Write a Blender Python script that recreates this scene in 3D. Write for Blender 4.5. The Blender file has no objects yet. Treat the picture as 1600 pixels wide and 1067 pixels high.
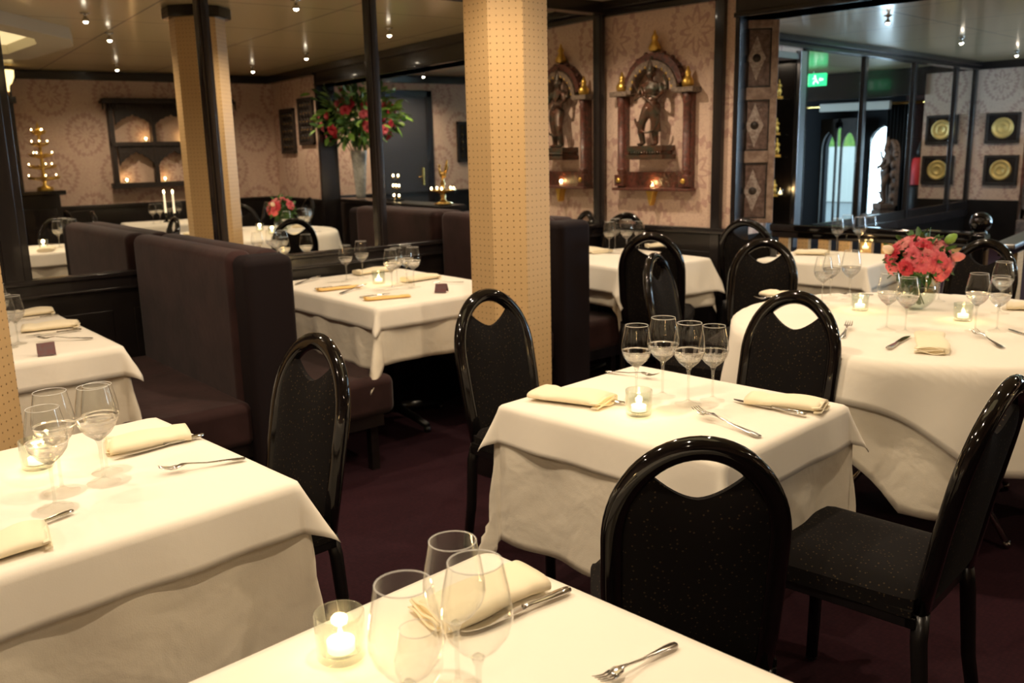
import bpy, math, random
from mathutils import Vector, Matrix
from math import sin, cos, pi, radians as R, hypot, atan2, sqrt
C = bpy.context.scene.collection
S = bpy.context.scene
random.seed(7)

# ------------------------------------------------------------------ camera
FPX = 1405.0
YAW, PITCH, ROLL = R(45.5), R(12.1), R(-1.3)
CAM = Vector((0, 0, 1.45))
f_ = Vector((-sin(YAW) * cos(PITCH), cos(YAW) * cos(PITCH), -sin(PITCH)))
r_ = Vector((cos(YAW), sin(YAW), 0))
u_ = r_.cross(f_)
RT = r_ * cos(ROLL) + u_ * sin(ROLL)
UP = -r_ * sin(ROLL) + u_ * cos(ROLL)
cd = bpy.data.cameras.new('camera')
cam = bpy.data.objects.new('camera', cd)
C.objects.link(cam)
cam.matrix_world = Matrix(((RT.x, UP.x, -f_.x, CAM.x), (RT.y, UP.y, -f_.y, CAM.y), (RT.z, UP.z, -f_.z, CAM.z), (0, 0, 0, 1)))
cd.sensor_width = 36
cd.lens = 36 * FPX / 1600
cd.clip_start = 0.05
cd.dof.use_dof = True
cd.dof.focus_distance = 1.9
cd.dof.aperture_fstop = 5.6
S.camera = cam

# ------------------------------------------------------------------ world (daylight outside the entrance) and exposure
w = bpy.data.worlds.new('world')
S.world = w
w.use_nodes = True
bg = w.node_tree.nodes['Background']
bg.inputs['Color'].default_value = (0.55, 0.8, 1.0, 1)
bg.inputs['Strength'].default_value = 3.0
S.view_settings.view_transform = 'Standard'
S.view_settings.look = 'None'
S.view_settings.gamma = 1
S.view_settings.use_curve_mapping = False
S.view_settings.exposure = 0.25
SPOT_W = 46.0
WARM = (1.0, 0.80, 0.58)

# daylight from the entrance door; the side window is unseen and added for light
def area(name, loc, rot, sx, sy, e, col):
    l = bpy.data.lights.new(name, 'AREA')
    l.shape = 'RECTANGLE'
    l.size, l.size_y, l.energy, l.color = sx, sy, e, col
    o = bpy.data.objects.new(name, l)
    o.location, o.rotation_euler = loc, rot
    C.objects.link(o)
    return o
area('daylight_door', (-2.93, 14.7, 1.2), (R(-90), 0, 0), 0.9, 1.9, 60, (0.6, 0.8, 1.0))
area('added_daylight', (1.95, 10.6, 1.5), (0, R(90), 0), 1.2, 3.0, 320, (0.6, 0.8, 1.0))

# ------------------------------------------------------------------ pixel -> point on a real plane (photo frame 1600x1067)
def ray(x, y):
    return (x - 800) / FPX * RT - (y - 533.5) / FPX * UP + f_
def atz(x, y, z=0.752):
    r = ray(x, y); return CAM + r * ((z - CAM.z) / r.z)
def aty(x, y, Y):
    r = ray(x, y); return CAM + r * ((Y - CAM.y) / r.y)
def atx(x, y, X):
    r = ray(x, y); return CAM + r * ((X - CAM.x) / r.x)

# the big mirror wall: origin P0, along it ML, into the room MN
TH = R(5)
P0 = Vector((-4.5, 3, 0)); MN = Vector((cos(TH), -sin(TH), 0)); ML = Vector((sin(TH), cos(TH), 0))
MROT = -TH
def M2(a, b, z=0):
    return P0 + MN * a + ML * b + Vector((0, 0, z))

# ------------------------------------------------------------------ object helpers
def tag(o, label, cat, group=None, kind=None):
    o['label'] = label; o['category'] = cat
    if group: o['group'] = group
    if kind: o['kind'] = kind
    return o
def thing(name, label, cat, loc=(0, 0, 0), rz=0, group=None):
    o = bpy.data.objects.new(name, None)
    o.empty_display_size = 0.05
    C.objects.link(o)
    o.location = loc; o.rotation_euler = (0, 0, rz)
    return tag(o, label, cat, group)
def dup(root, loc, rz, label, group=None, scale=1):
    r = root.copy(); C.objects.link(r)
    r.location = loc; r.rotation_euler = (root.rotation_euler[0], root.rotation_euler[1], rz)
    r['label'] = label
    if group: r['group'] = group
    if scale is not None: r.scale = (scale, scale, scale) if not hasattr(scale, '__len__') else scale
    for ch in list(root.children):
        c = ch.copy(); C.objects.link(c); c.parent = r
        for g in list(ch.children):
            d = g.copy(); C.objects.link(d); d.parent = c
    return r

class MB:
    def __init__(s): s.v = []; s.f = []; s.uv = {}; s.sm = []
    def add(s, vs, fs, smooth=False, uvs=None):
        o = len(s.v)
        s.v += [tuple(p) for p in vs]
        for i, f in enumerate(fs):
            s.f.append(tuple(a + o for a in f)); s.sm.append(smooth)
            if uvs: s.uv[len(s.f) - 1] = uvs[i]
        return s
    def box(s, x0, x1, y0, y1, z0, z1):
        vs = [(x0, y0, z0), (x1, y0, z0), (x1, y1, z0), (x0, y1, z0), (x0, y0, z1), (x1, y0, z1), (x1, y1, z1), (x0, y1, z1)]
        return s.add(vs, [(0, 3, 2, 1), (4, 5, 6, 7), (0, 1, 5, 4), (1, 2, 6, 5), (2, 3, 7, 6), (3, 0, 4, 7)])
    def cbox(s, c, d):
        return s.box(c[0] - d[0] / 2, c[0] + d[0] / 2, c[1] - d[1] / 2, c[1] + d[1] / 2, c[2] - d[2] / 2, c[2] + d[2] / 2)
    def lathe(s, prof, n=24, c=(0, 0, 0), cap=True, sx=1, sy=1):
        vs = []; fs = []
        for (r, z) in prof:
            for i in range(n):
                a = 2 * pi * i / n
                vs.append((c[0] + r * cos(a) * sx, c[1] + r * sin(a) * sy, c[2] + z))
        for j in range(len(prof) - 1):
            for i in range(n):
                k = (i + 1) % n
                fs.append((j * n + i, j * n + k, (j + 1) * n + k, (j + 1) * n + i))
        if cap:
            if prof[0][0] > 1e-5: fs.append(tuple(reversed(range(n))))
            if prof[-1][0] > 1e-5: fs.append(tuple((len(prof) - 1) * n + i for i in range(n)))
        return s.add(vs, fs, True)
    def tube(s, pts, rad, n=10, sec=None, closed=False, side=None):
        """sweep; rad number or list; sec=(a,b) scales of the section; side = fixed side vector"""
        P = [Vector(p) for p in pts]; N = len(P)
        rr = rad if hasattr(rad, '__len__') else [rad] * N
        vs = []; fs = []; prev = None
        for i in range(N):
            if closed: t = P[(i + 1) % N] - P[i - 1]
            else: t = P[min(i + 1, N - 1)] - P[max(i - 1, 0)]
            t = t.normalized() if t.length > 1e-9 else Vector((0, 0, 1))
            if side is not None: x = Vector(side) - t * Vector(side).dot(t)
            elif prev is None:
                x = Vector((1, 0, 0)) if abs(t.x) < .8 else Vector((0, 1, 0)); x = x - t * x.dot(t)
            else: x = prev - t * prev.dot(t)
            x = x.normalized() if x.length > 1e-9 else Vector((1, 0, 0))
            prev = x; y = t.cross(x)
            a, b = sec if sec else (1, 1)
            for k in range(n):
                th = 2 * pi * k / n
                vs.append(P[i] + x * (cos(th) * rr[i] * a) + y * (sin(th) * rr[i] * b))
        m = N if closed else N - 1
        for i in range(m):
            j = (i + 1) % N
            for k in range(n):
                l = (k + 1) % n
                fs.append((i * n + k, i * n + l, j * n + l, j * n + k))
        if not closed:
            fs.append(tuple(reversed(range(n)))); fs.append(tuple((N - 1) * n + k for k in range(n)))
        return s.add(vs, fs, True)
    def sphere(s, c, r, n=12, m=8):
        rx, ry, rz = r if hasattr(r, '__len__') else (r, r, r)
        vs = []; fs = []
        vs.append((c[0], c[1], c[2] - rz))
        for j in range(1, m):
            a = -pi / 2 + pi * j / m
            for i in range(n):
                b = 2 * pi * i / n
                vs.append((c[0] + rx * cos(a) * cos(b), c[1] + ry * cos(a) * sin(b), c[2] + rz * sin(a)))
        vs.append((c[0], c[1], c[2] + rz)); L = len(vs) - 1
        for i in range(n): fs.append((0, 1 + (i + 1) % n, 1 + i))
        for j in range(m - 2):
            for i in range(n):
                k = (i + 1) % n
                fs.append((1 + j * n + i, 1 + j * n + k, 1 + (j + 1) * n + k, 1 + (j + 1) * n + i))
        b = 1 + (m - 2) * n
        for i in range(n): fs.append((b + i, b + (i + 1) % n, L))
        return s.add(vs, fs, True)
    def prism(s, poly, h0, h1, axis='z', smooth=False):
        """poly: list of 2D points; extruded along axis between h0 and h1"""
        n = len(poly); vs = []
        for h in (h0, h1):
            for (a, b) in poly:
                vs.append((a, b, h) if axis == 'z' else ((a, h, b) if axis == 'y' else (h, a, b)))
        fs = [tuple(range(n)), tuple(reversed(range(n, 2 * n)))]
        for i in range(n):
            j = (i + 1) % n
            fs.append((i, i + n, j + n, j))
        return s.add(vs, fs, smooth)
    def grid(s, nx, ny, fn, smooth=True, closed=False):
        vs = [fn(i / (nx - 1) if not closed else i / nx, j / (ny - 1)) for j in range(ny) for i in range(nx)]
        fs = []
        for j in range(ny - 1):
            for i in range(nx if closed else nx - 1):
                k = (i + 1) % nx
                fs.append((j * nx + i, j * nx + k, (j + 1) * nx + k, (j + 1) * nx + i))
        return s.add(vs, fs, smooth)
    def xf(s, M):
        s.v = [tuple(M @ Vector(p)) for p in s.v]; return s
    def build(s, name, mat, parent=None, bevel=0, subsurf=0, solid=0, auto=False, loc=None, rz=0, wn=False):
        me = bpy.data.meshes.new(name)
        me.from_pydata(s.v, [], s.f)
        me.polygons.foreach_set('use_smooth', s.sm)
        if s.uv:
            ul = me.uv_layers.new(name='UVMap')
            for pi_, p in enumerate(me.polygons):
                u = s.uv.get(pi_)
                if u:
                    for k, li in enumerate(p.loop_indices): ul.data[li].uv = u[k]
        me.materials.append(mat)
        me.update()
        o = bpy.data.objects.new(name, me)
        C.objects.link(o)
        if parent: o.parent = parent
        if loc is not None: o.location = loc
        o.rotation_euler = (0, 0, rz)
        if bevel:
            b = o.modifiers.new('bevel', 'BEVEL'); b.width = bevel; b.segments = 3 if bevel > .008 else 2; b.limit_method = 'ANGLE'; b.angle_limit = R(40)
            b.harden_normals = False
            me.polygons.foreach_set('use_smooth', [True] * len(me.polygons))
            wn_ = o.modifiers.new('wn', 'WEIGHTED_NORMAL'); wn_.keep_sharp = False
        if solid:
            m = o.modifiers.new('solid', 'SOLIDIFY'); m.thickness = solid; m.offset = 0
        if subsurf:
            m = o.modifiers.new('sub', 'SUBSURF'); m.levels = subsurf; m.render_levels = subsurf
        return o
def struct(name, mb, mat, **k):
    o = mb.build(name, mat, **k)
    if not k.get('parent'): o['kind'] = 'structure'
    return o

# ------------------------------------------------------------------ materials
def newmat(name):
    m = bpy.data.materials.new(name); m.use_nodes = True
    nt = m.node_tree; b = nt.nodes['Principled BSDF']
    return m, nt, b
def mat(name, col, rough=.5, metal=0, spec=.5, coat=0, noise=0, nscale=20, bump=0, bscale=60, emis=None, estr=0, sheen=0, col2=None):
    m, nt, b = newmat(name)
    b.inputs['Base Color'].default_value = (*col, 1)
    b.inputs['Roughness'].default_value = rough
    b.inputs['Metallic'].default_value = metal
    b.inputs['Specular IOR Level'].default_value = spec
    b.inputs['Coat Weight'].default_value = coat
    b.inputs['Coat Roughness'].default_value = .05
    if sheen:
        b.inputs['Sheen Weight'].default_value = sheen; b.inputs['Sheen Roughness'].default_value = .4
    tc = nt.nodes.new('ShaderNodeTexCoord')
    if noise or col2:
        n = nt.nodes.new('ShaderNodeTexNoise'); n.inputs['Scale'].default_value = nscale; n.inputs['Detail'].default_value = 4
        nt.links.new(tc.outputs['Object'], n.inputs['Vector'])
        r = nt.nodes.new('ShaderNodeMix'); r.data_type = 'RGBA'
        c2 = col2 if col2 else tuple(max(0, c * (1 - noise)) for c in col)
        r.inputs[6].default_value = (*col, 1); r.inputs[7].default_value = (*c2, 1)
        cr = nt.nodes.new('ShaderNodeMapRange'); cr.inputs[1].default_value = .35; cr.inputs[2].default_value = .65
        nt.links.new(n.outputs['Fac'], cr.inputs[0]); nt.links.new(cr.outputs[0], r.inputs[0]); nt.links.new(r.outputs[2], b.inputs['Base Color'])
    if bump:
        n2 = nt.nodes.new('ShaderNodeTexNoise'); n2.inputs['Scale'].default_value = bscale; n2.inputs['Detail'].default_value = 3
        nt.links.new(tc.outputs['Object'], n2.inputs['Vector'])
        bp = nt.nodes.new('ShaderNodeBump'); bp.inputs['Strength'].default_value = bump; bp.inputs['Distance'].default_value = .01
        nt.links.new(n2.outputs['Fac'], bp.inputs['Height']); nt.links.new(bp.outputs[0], b.inputs['Normal'])
    if emis:
        b.inputs['Emission Color'].default_value = (*emis, 1); b.inputs['Emission Strength'].default_value = estr
    return m
def mth(nt, op, a, b=None, c=None):
    n = nt.nodes.new('ShaderNodeMath'); n.operation = op
    for i, v in enumerate((a, b, c)):
        if v is None: continue
        if isinstance(v, (int, float)): n.inputs[i].default_value = v
        else: nt.links.new(v, n.inputs[i])
    return n.outputs[0]

M = {}
M['black_lacquer'] = mat('black_lacquer', (.005, .004, .004), .07, coat=.2)
M['black_wood'] = mat('black_wood', (.012, .009, .008), .28, coat=.15, noise=.4, nscale=8)
M['dark_frame'] = mat('dark_frame', (.014, .011, .011), .22, coat=.3)
M['black_metal'] = mat('black_metal', (.008, .007, .007), .3)
M['velvet'] = mat('aubergine_velvet', (.046, .021, .020), .8, spec=.15, sheen=.12, noise=.45, nscale=5, bump=.1, bscale=30)
M['velvet_dark'] = mat('dark_velvet', (.014, .009, .010), .8, spec=.15)
M['fitting'] = mat('fitting', (.6, .58, .55), .2, metal=1)
M['bulb'] = mat('bulb', (1, .9, .75), .5, emis=(1, .86, .66), estr=40)
M['flame'] = mat('flame', (1, .7, .3), .5, emis=(1, .72, .36), estr=26)
M['wax'] = mat('wax', (.9, .86, .76), .4, emis=(1, .8, .5), estr=1.1)
M['steel'] = mat('steel', (.62, .6, .57), .14, metal=1)
M['brass'] = mat('brass', (.83, .55, .18), .22, metal=1)
M['gold'] = mat('gold_paint', (.80, .52, .12), .3, metal=.9, bump=.2, bscale=40)
M['redwood'] = mat('carved_redwood', (.15, .042, .028), .32, col2=(.055, .025, .016), nscale=40, bump=.7, bscale=70, coat=.2)
M['greywood'] = mat('grey_carved_wood', (.24, .17, .12), .5, col2=(.10, .07, .05), nscale=50, bump=.8, bscale=80)
M['bronze'] = mat('green_bronze', (.050, .055, .038), .22, metal=.3, col2=(.12, .045, .025), nscale=12, bump=.4, bscale=60)
M['oldwood'] = mat('dark_carved_wood', (.030, .017, .011), .5, col2=(.012, .008, .006), nscale=30, bump=.6, bscale=60)
M['stone'] = mat('carved_stone', (.16, .10, .075), .7, col2=(.06, .04, .03), nscale=14, bump=.9, bscale=30)
M['shutter'] = mat('worn_shutter_wood', (.34, .25, .20), .38, col2=(.20, .13, .10), nscale=26, bump=.4, bscale=60, coat=.2)
M['leaf'] = mat('leaf', (.07, .17, .03), .5, col2=(.03, .09, .02), nscale=18)
M['leaf_light'] = mat('fresh_leaf', (.26, .42, .07), .45, col2=(.12, .28, .04), nscale=14)
M['stem'] = mat('stem', (.08, .14, .03), .5)
M['pink'] = mat('pink_petal', (.55, .055, .09), .6, col2=(.68, .14, .16), nscale=30, sheen=.2)
M['salmon'] = mat('pale_pink_petal', (.70, .25, .22), .6, col2=(.62, .15, .15), nscale=30, sheen=.2)
M['red'] = mat('red_petal', (.42, .01, .025), .5, col2=(.52, .03, .05), nscale=30)
M['cream_petal'] = mat('cream_petal', (.85, .66, .48), .5)
M['ochre'] = mat('ochre_napkin', (.80, .52, .18), .8)
M['white'] = mat('white_paint', (.75, .72, .66), .5)
M['card'] = mat('tent_card', (.10, .05, .05), .5, col2=(.12, .03, .03), nscale=60)
M['red_cloth'] = mat('red_cloth', (.6, .02, .02), .6)
M['shutter_panel'] = mat('shutter_panel_wood', (.16, .10, .085), .38, col2=(.08, .045, .035), nscale=30, bump=.6, bscale=70, coat=.2)
M['shutter_inlay'] = mat('shutter_inlay', (.42, .36, .33), .35, col2=(.22, .16, .14), nscale=60, bump=.4, bscale=90)
M['greygreen'] = mat('exit_green', (.02, .55, .18), .4, emis=(.05, 1, .35), estr=1.2)
M['exit_white'] = mat('exit_pictogram', (.9, 1, .9), .4, emis=(.7, 1, .8), estr=2.0)
M['curtain'] = mat('black_curtain', (.008, .009, .012), .9)
M['lampshade'] = mat('glass_shade', (.9, .75, .45), .5, emis=(1, .72, .3), estr=2.6)
M['cove'] = mat('cove_glow', (.9, .8, .55), .6, emis=(1, .80, .42), estr=.9)
M['plaster'] = mat('cream_plaster', (.62, .56, .44), .6)
M['silver'] = mat('brushed_frame', (.42, .42, .44), .3, metal=1)
M['asphalt'] = mat('pavement', (.3, .3, .3), .9)

# linen: cream, fine weave, soft wrinkles
def linen(name, col, bs=.25):
    m, nt, b = newmat(name)
    b.inputs['Base Color'].default_value = (*col, 1); b.inputs['Roughness'].default_value = .85; b.inputs['Specular IOR Level'].default_value = .2
    b.inputs['Sheen Weight'].default_value = .1
    tc = nt.nodes.new('ShaderNodeTexCoord')
    a = nt.nodes.new('ShaderNodeTexNoise'); a.inputs['Scale'].default_value = 6; a.inputs['Detail'].default_value = 3; a.inputs['Distortion'].default_value = .3
    c = nt.nodes.new('ShaderNodeTexNoise'); c.inputs['Scale'].default_value = 320
    nt.links.new(tc.outputs['Object'], a.inputs['Vector']); nt.links.new(tc.outputs['Object'], c.inputs['Vector'])
    s = mth(nt, 'MULTIPLY_ADD', c.outputs['Fac'], .03, a.outputs['Fac'])
    sp = nt.nodes.new('ShaderNodeSeparateXYZ'); nt.links.new(tc.outputs['Object'], sp.inputs[0])
    for ax in ('X', 'Y'):      # pressed fold lines
        q = mth(nt, 'ABSOLUTE', mth(nt, 'SUBTRACT', mth(nt, 'FRACT', mth(nt, 'ADD', mth(nt, 'DIVIDE', sp.outputs[ax], .37), .5)), .5))
        s = mth(nt, 'MULTIPLY_ADD', mth(nt, 'LESS_THAN', q, .006), .12, s)
    bp = nt.nodes.new('ShaderNodeBump'); bp.inputs['Strength'].default_value = bs; bp.inputs['Distance'].default_value = .03
    nt.links.new(s, bp.inputs['Height']); nt.links.new(bp.outputs[0], b.inputs['Normal'])
    return m
M['linen'] = linen('cream_linen', (.85, .79, .68), .14)
M['linen_under'] = linen('cream_under_linen', (.76, .69, .56), .5)
M['napkin'] = linen('napkin_linen', (.86, .76, .55), .15)

# upholstery with fine specks
def speck(name, base, dot, scale, thr):
    m, nt, b = newmat(name)
    tc = nt.nodes.new('ShaderNodeTexCoord')
    v = nt.nodes.new('ShaderNodeTexVoronoi'); v.inputs['Scale'].default_value = scale; v.inputs['Randomness'].default_value = 1.0
    nt.links.new(tc.outputs['Object'], v.inputs['Vector'])
    lt = mth(nt, 'LESS_THAN', v.outputs['Distance'], thr)
    mx = nt.nodes.new('ShaderNodeMix'); mx.data_type = 'RGBA'
    mx.inputs[6].default_value = (*base, 1); mx.inputs[7].default_value = (*dot, 1)
    nt.links.new(lt, mx.inputs[0]); nt.links.new(mx.outputs[2], b.inputs['Base Color'])
    b.inputs['Roughness'].default_value = .9; b.inputs['Specular IOR Level'].default_value = .15; b.inputs['Sheen Weight'].default_value = .01
    return m
M['fabric'] = speck('speckled_black_fabric', (.006, .0045, .004), (.048, .032, .018), 92, .19)
# carpet
m, nt, b = newmat('maroon_carpet')
tc = nt.nodes.new('ShaderNodeTexCoord')
v = nt.nodes.new('ShaderNodeTexVoronoi'); v.inputs['Scale'].default_value = 70; v.inputs['Randomness'].default_value = .5
n = nt.nodes.new('ShaderNodeTexNoise'); n.inputs['Scale'].default_value = 2.5; n.inputs['Detail'].default_value = 6
nt.links.new(tc.outputs['Object'], v.inputs['Vector']); nt.links.new(tc.outputs['Object'], n.inputs['Vector'])
mx = nt.nodes.new('ShaderNodeMix'); mx.data_type = 'RGBA'; mx.inputs[6].default_value = (.034, .010, .014, 1); mx.inputs[7].default_value = (.016, .006, .009, 1)
mm = mth(nt, 'ADD', mth(nt, 'MULTIPLY', v.outputs['Distance'], .8), mth(nt, 'MULTIPLY', n.outputs['Fac'], .7))
nt.links.new(mth(nt, 'SUBTRACT', mm, .2), mx.inputs[0]); nt.links.new(mx.outputs[2], b.inputs['Base Color'])
b.inputs['Roughness'].default_value = .95; b.inputs['Specular IOR Level'].default_value = .1
M['carpet'] = m

# damask wallpaper: medallions built from distance fields
def damask(name, horiz):
    m, nt, b = newmat(name)
    g = nt.nodes.new('ShaderNodeNewGeometry'); sp = nt.nodes.new('ShaderNodeSeparateXYZ')
    nt.links.new(g.outputs['Position'], sp.inputs[0])
    u = sp.outputs[horiz]; z = sp.outputs['Z']
    nz = nt.nodes.new('ShaderNodeTexNoise'); nz.inputs['Scale'].default_value = 15; nz.inputs['Detail'].default_value = 3; nz.inputs['Distortion'].default_value = .8
    nt.links.new(g.outputs['Position'], nz.inputs['Vector'])
    wob = mth(nt, 'MULTIPLY', mth(nt, 'SUBTRACT', nz.outputs['Fac'], .5), .10)
    n2 = nt.nodes.new('ShaderNodeTexNoise'); n2.inputs['Scale'].default_value = 22; n2.inputs['Detail'].default_value = 2; n2.inputs['Distortion'].default_value = 1.5
    nt.links.new(g.outputs['Position'], n2.inputs['Vector'])
    out = None
    for (ou, oz) in ((0, 0), (.34, .46)):
        fu = mth(nt, 'MULTIPLY', mth(nt, 'SUBTRACT', mth(nt, 'FRACT', mth(nt, 'DIVIDE', mth(nt, 'ADD', u, 10 + ou), .68)), .5), .68)
        fz = mth(nt, 'MULTIPLY', mth(nt, 'SUBTRACT', mth(nt, 'FRACT', mth(nt, 'DIVIDE', mth(nt, 'ADD', z, oz + .12), .92)), .5), .92)
        au = mth(nt, 'ABSOLUTE', fu)
        d = mth(nt, 'ADD', wob, mth(nt, 'SQRT', mth(nt, 'ADD', mth(nt, 'POWER', mth(nt, 'MULTIPLY', au, 1.15), 2), mth(nt, 'POWER', fz, 2))))
        ang = mth(nt, 'ARCTAN2', au, fz)
        lf = mth(nt, 'MULTIPLY', mth(nt, 'SINE', mth(nt, 'MULTIPLY', ang, 26)), .014)
        wreath = mth(nt, 'LESS_THAN', mth(nt, 'ABSOLUTE', mth(nt, 'SUBTRACT', d, .225)), mth(nt, 'ADD', lf, .020))
        pl = mth(nt, 'MULTIPLY', mth(nt, 'COSINE', mth(nt, 'MULTIPLY', ang, 8)), .035)
        flower = mth(nt, 'LESS_THAN', mth(nt, 'ABSOLUTE', mth(nt, 'SUBTRACT', d, mth(nt, 'ADD', pl, .10))), .022)
        k = mth(nt, 'MAXIMUM', wreath, flower)
        out = k if out is None else mth(nt, 'MAXIMUM', out, k)
    scr = mth(nt, 'LESS_THAN', mth(nt, 'ABSOLUTE', mth(nt, 'SUBTRACT', n2.outputs['Fac'], .5)), .03)
    out = mth(nt, 'MAXIMUM', mth(nt, 'MULTIPLY', out, mth(nt, 'MULTIPLY_ADD', n2.outputs['Fac'], .8, .45)), mth(nt, 'MULTIPLY', scr, .45))
    mx = nt.nodes.new('ShaderNodeMix'); mx.data_type = 'RGBA'; mx.clamp_factor = True
    mx.inputs[6].default_value = (.66, .48, .37, 1); mx.inputs[7].default_value = (.46, .28, .225, 1)
    nt.links.new(out, mx.inputs[0]); nt.links.new(mx.outputs[2], b.inputs['Base Color'])
    rr = nt.nodes.new('ShaderNodeMapRange'); rr.inputs[3].default_value = .42; rr.inputs[4].default_value = .62
    nt.links.new(out, rr.inputs[0]); nt.links.new(rr.outputs[0], b.inputs['Roughness'])
    return m
M['damX'] = damask('damask_wallpaper_x', 'X')
M['damY'] = damask('damask_wallpaper_y', 'Y')

# perforated panel (UV in metres)
m, nt, b = newmat('perforated_panel')
uv = nt.nodes.new('ShaderNodeUVMap'); sp = nt.nodes.new('ShaderNodeSeparateXYZ'); nt.links.new(uv.outputs[0], sp.inputs[0])
P_ = .0265
fu = mth(nt, 'SUBTRACT', mth(nt, 'FRACT', mth(nt, 'DIVIDE', sp.outputs[0], P_)), .5)
fv = mth(nt, 'SUBTRACT', mth(nt, 'FRACT', mth(nt, 'DIVIDE', sp.outputs[1], P_)), .5)
d = mth(nt, 'SQRT', mth(nt, 'ADD', mth(nt, 'POWER', fu, 2), mth(nt, 'POWER', fv, 2)))
dot = mth(nt, 'LESS_THAN', d, .105)
mx = nt.nodes.new('ShaderNodeMix'); mx.data_type = 'RGBA'
mx.inputs[6].default_value = (.66, .44, .21, 1); mx.inputs[7].default_value = (.26, .15, .06, 1)
nt.links.new(dot, mx.inputs[0]); nt.links.new(mx.outputs[2], b.inputs['Base Color'])
nt.links.new(mth(nt, 'MULTIPLY', dot, .8), b.inputs['Metallic'])
b.inputs['Roughness'].default_value = .42; b.inputs['Specular IOR Level'].default_value = .4
bp = nt.nodes.new('ShaderNodeBump'); bp.inputs['Strength'].default_value = .5; bp.inputs['Distance'].default_value = .003; bp.invert = True
nt.links.new(dot, bp.inputs['Height']); nt.links.new(bp.outputs[0], b.inputs['Normal'])
M['perf'] = m

# glossy ceiling tiles
m, nt, b = newmat('ceiling_tiles')
g = nt.nodes.new('ShaderNodeNewGeometry'); sp = nt.nodes.new('ShaderNodeSeparateXYZ'); nt.links.new(g.outputs['Position'], sp.inputs[0])
fx = mth(nt, 'ABSOLUTE', mth(nt, 'SUBTRACT', mth(nt, 'FRACT', mth(nt, 'DIVIDE', mth(nt, 'ADD', sp.outputs['X'], 20), 1.2)), .5))
fy = mth(nt, 'ABSOLUTE', mth(nt, 'SUBTRACT', mth(nt, 'FRACT', mth(nt, 'DIVIDE', mth(nt, 'ADD', sp.outputs['Y'], 20.3), 1.2)), .5))
seam = mth(nt, 'GREATER_THAN', mth(nt, 'MAXIMUM', fx, fy), .494)
mx = nt.nodes.new('ShaderNodeMix'); mx.data_type = 'RGBA'
mx.inputs[6].default_value = (.66, .54, .31, 1); mx.inputs[7].default_value = (.14, .11, .07, 1)
nt.links.new(seam, mx.inputs[0]); nt.links.new(mx.outputs[2], b.inputs['Base Color'])
b.inputs['Roughness'].default_value = .35; b.inputs['Metallic'].default_value = .1; b.inputs['Coat Weight'].default_value = .5; b.inputs['Coat Roughness'].default_value = .12
M['ceiling'] = m

# mirror and thin glass
m, nt, b = newmat('mirror_glass')
b.inputs['Base Color'].default_value = (.80, .80, .77, 1); b.inputs['Metallic'].default_value = 1; b.inputs['Roughness'].default_value = .0
M['mirror'] = m
def thin_glass(name, tint=(.97, .98, .97), base=.03, edge=.75, rough=.01):
    m = bpy.data.materials.new(name); m.use_nodes = True; nt = m.node_tree; nt.nodes.clear()
    out = nt.nodes.new('ShaderNodeOutputMaterial'); mix = nt.nodes.new('ShaderNodeMixShader')
    tr = nt.nodes.new('ShaderNodeBsdfTransparent'); gl = nt.nodes.new('ShaderNodeBsdfGlossy')
    tr.inputs[0].default_value = (*tint, 1); gl.inputs['Roughness'].default_value = rough
    gl.inputs[0].default_value = (.95, .95, .95, 1)
    lw = nt.nodes.new('ShaderNodeLayerWeight'); lw.inputs['Blend'].default_value = .5
    p = mth(nt, 'POWER', lw.outputs['Facing'], 3.6)
    f = mth(nt, 'MULTIPLY_ADD', p, edge, base)
    nt.links.new(f, mix.inputs[0]); nt.links.new(tr.outputs[0], mix.inputs[1]); nt.links.new(gl.outputs[0], mix.inputs[2])
    nt.links.new(mix.outputs[0], out.inputs[0])
    return m
M['glass'] = thin_glass('wine_glass_glass', (.955, .96, .95), .035, .95)
M['glass_foot'] = thin_glass('glass_foot', (.97, .975, .965), .05, .35)
M['glass_thick'] = thin_glass('thick_glass', (.90, .93, .90), .07, .75, .03)
M['pane'] = thin_glass('window_pane', (.93, .96, .96), .05, .6)

# ------------------------------------------------------------------ the room shell
CZ = 2.445; WY = 5.24; DZ = .9
struct('floor', MB().box(-5.4, 2.6, -2.4, 14.6, -.1, 0), M['carpet'])
struct('ceiling', MB().box(-5.4, 2.6, -2.4, 14.6, CZ, CZ + .1), M['ceiling'])
def wallbox(name, x0, x1, y0, y1, m, z0=0, z1=CZ): return struct(name, MB().box(x0, x1, y0, y1, z0, z1), m)
# wall carrying the mirrors (slightly turned), built in its own frame
mw = MB().box(-.16, -.012, -5.6, 2.25, 0, CZ); struct('wall_left', mw, M['black_wood'], loc=P0, rz=MROT)
# dado panelling under the mirrors with ledge mouldings
d = MB().box(-.03, .012, -5.6, 2.22, 0, .80)
for i in range(9):
    b0 = -5.5 + i * .86
    d.box(.012, .02, b0, b0 + .76, .12, .70)
struct('baseboard_left', d, M['black_wood'], loc=P0, rz=MROT, bevel=.004)
d = MB().box(-.03, .035, -5.6, 2.22, .865, .89).box(-.03, .022, -5.6, 2.22, .80, .865).box(-.03, .03, -5.6, 2.22, .80, .815)
struct('trim_1', d, M['dark_frame'], loc=P0, rz=MROT, bevel=.004)
struct('trim_2', MB().box(-.03, .05, -5.6, 2.22, 2.36, CZ), M['dark_frame'], loc=P0, rz=MROT, bevel=.006)
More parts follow.
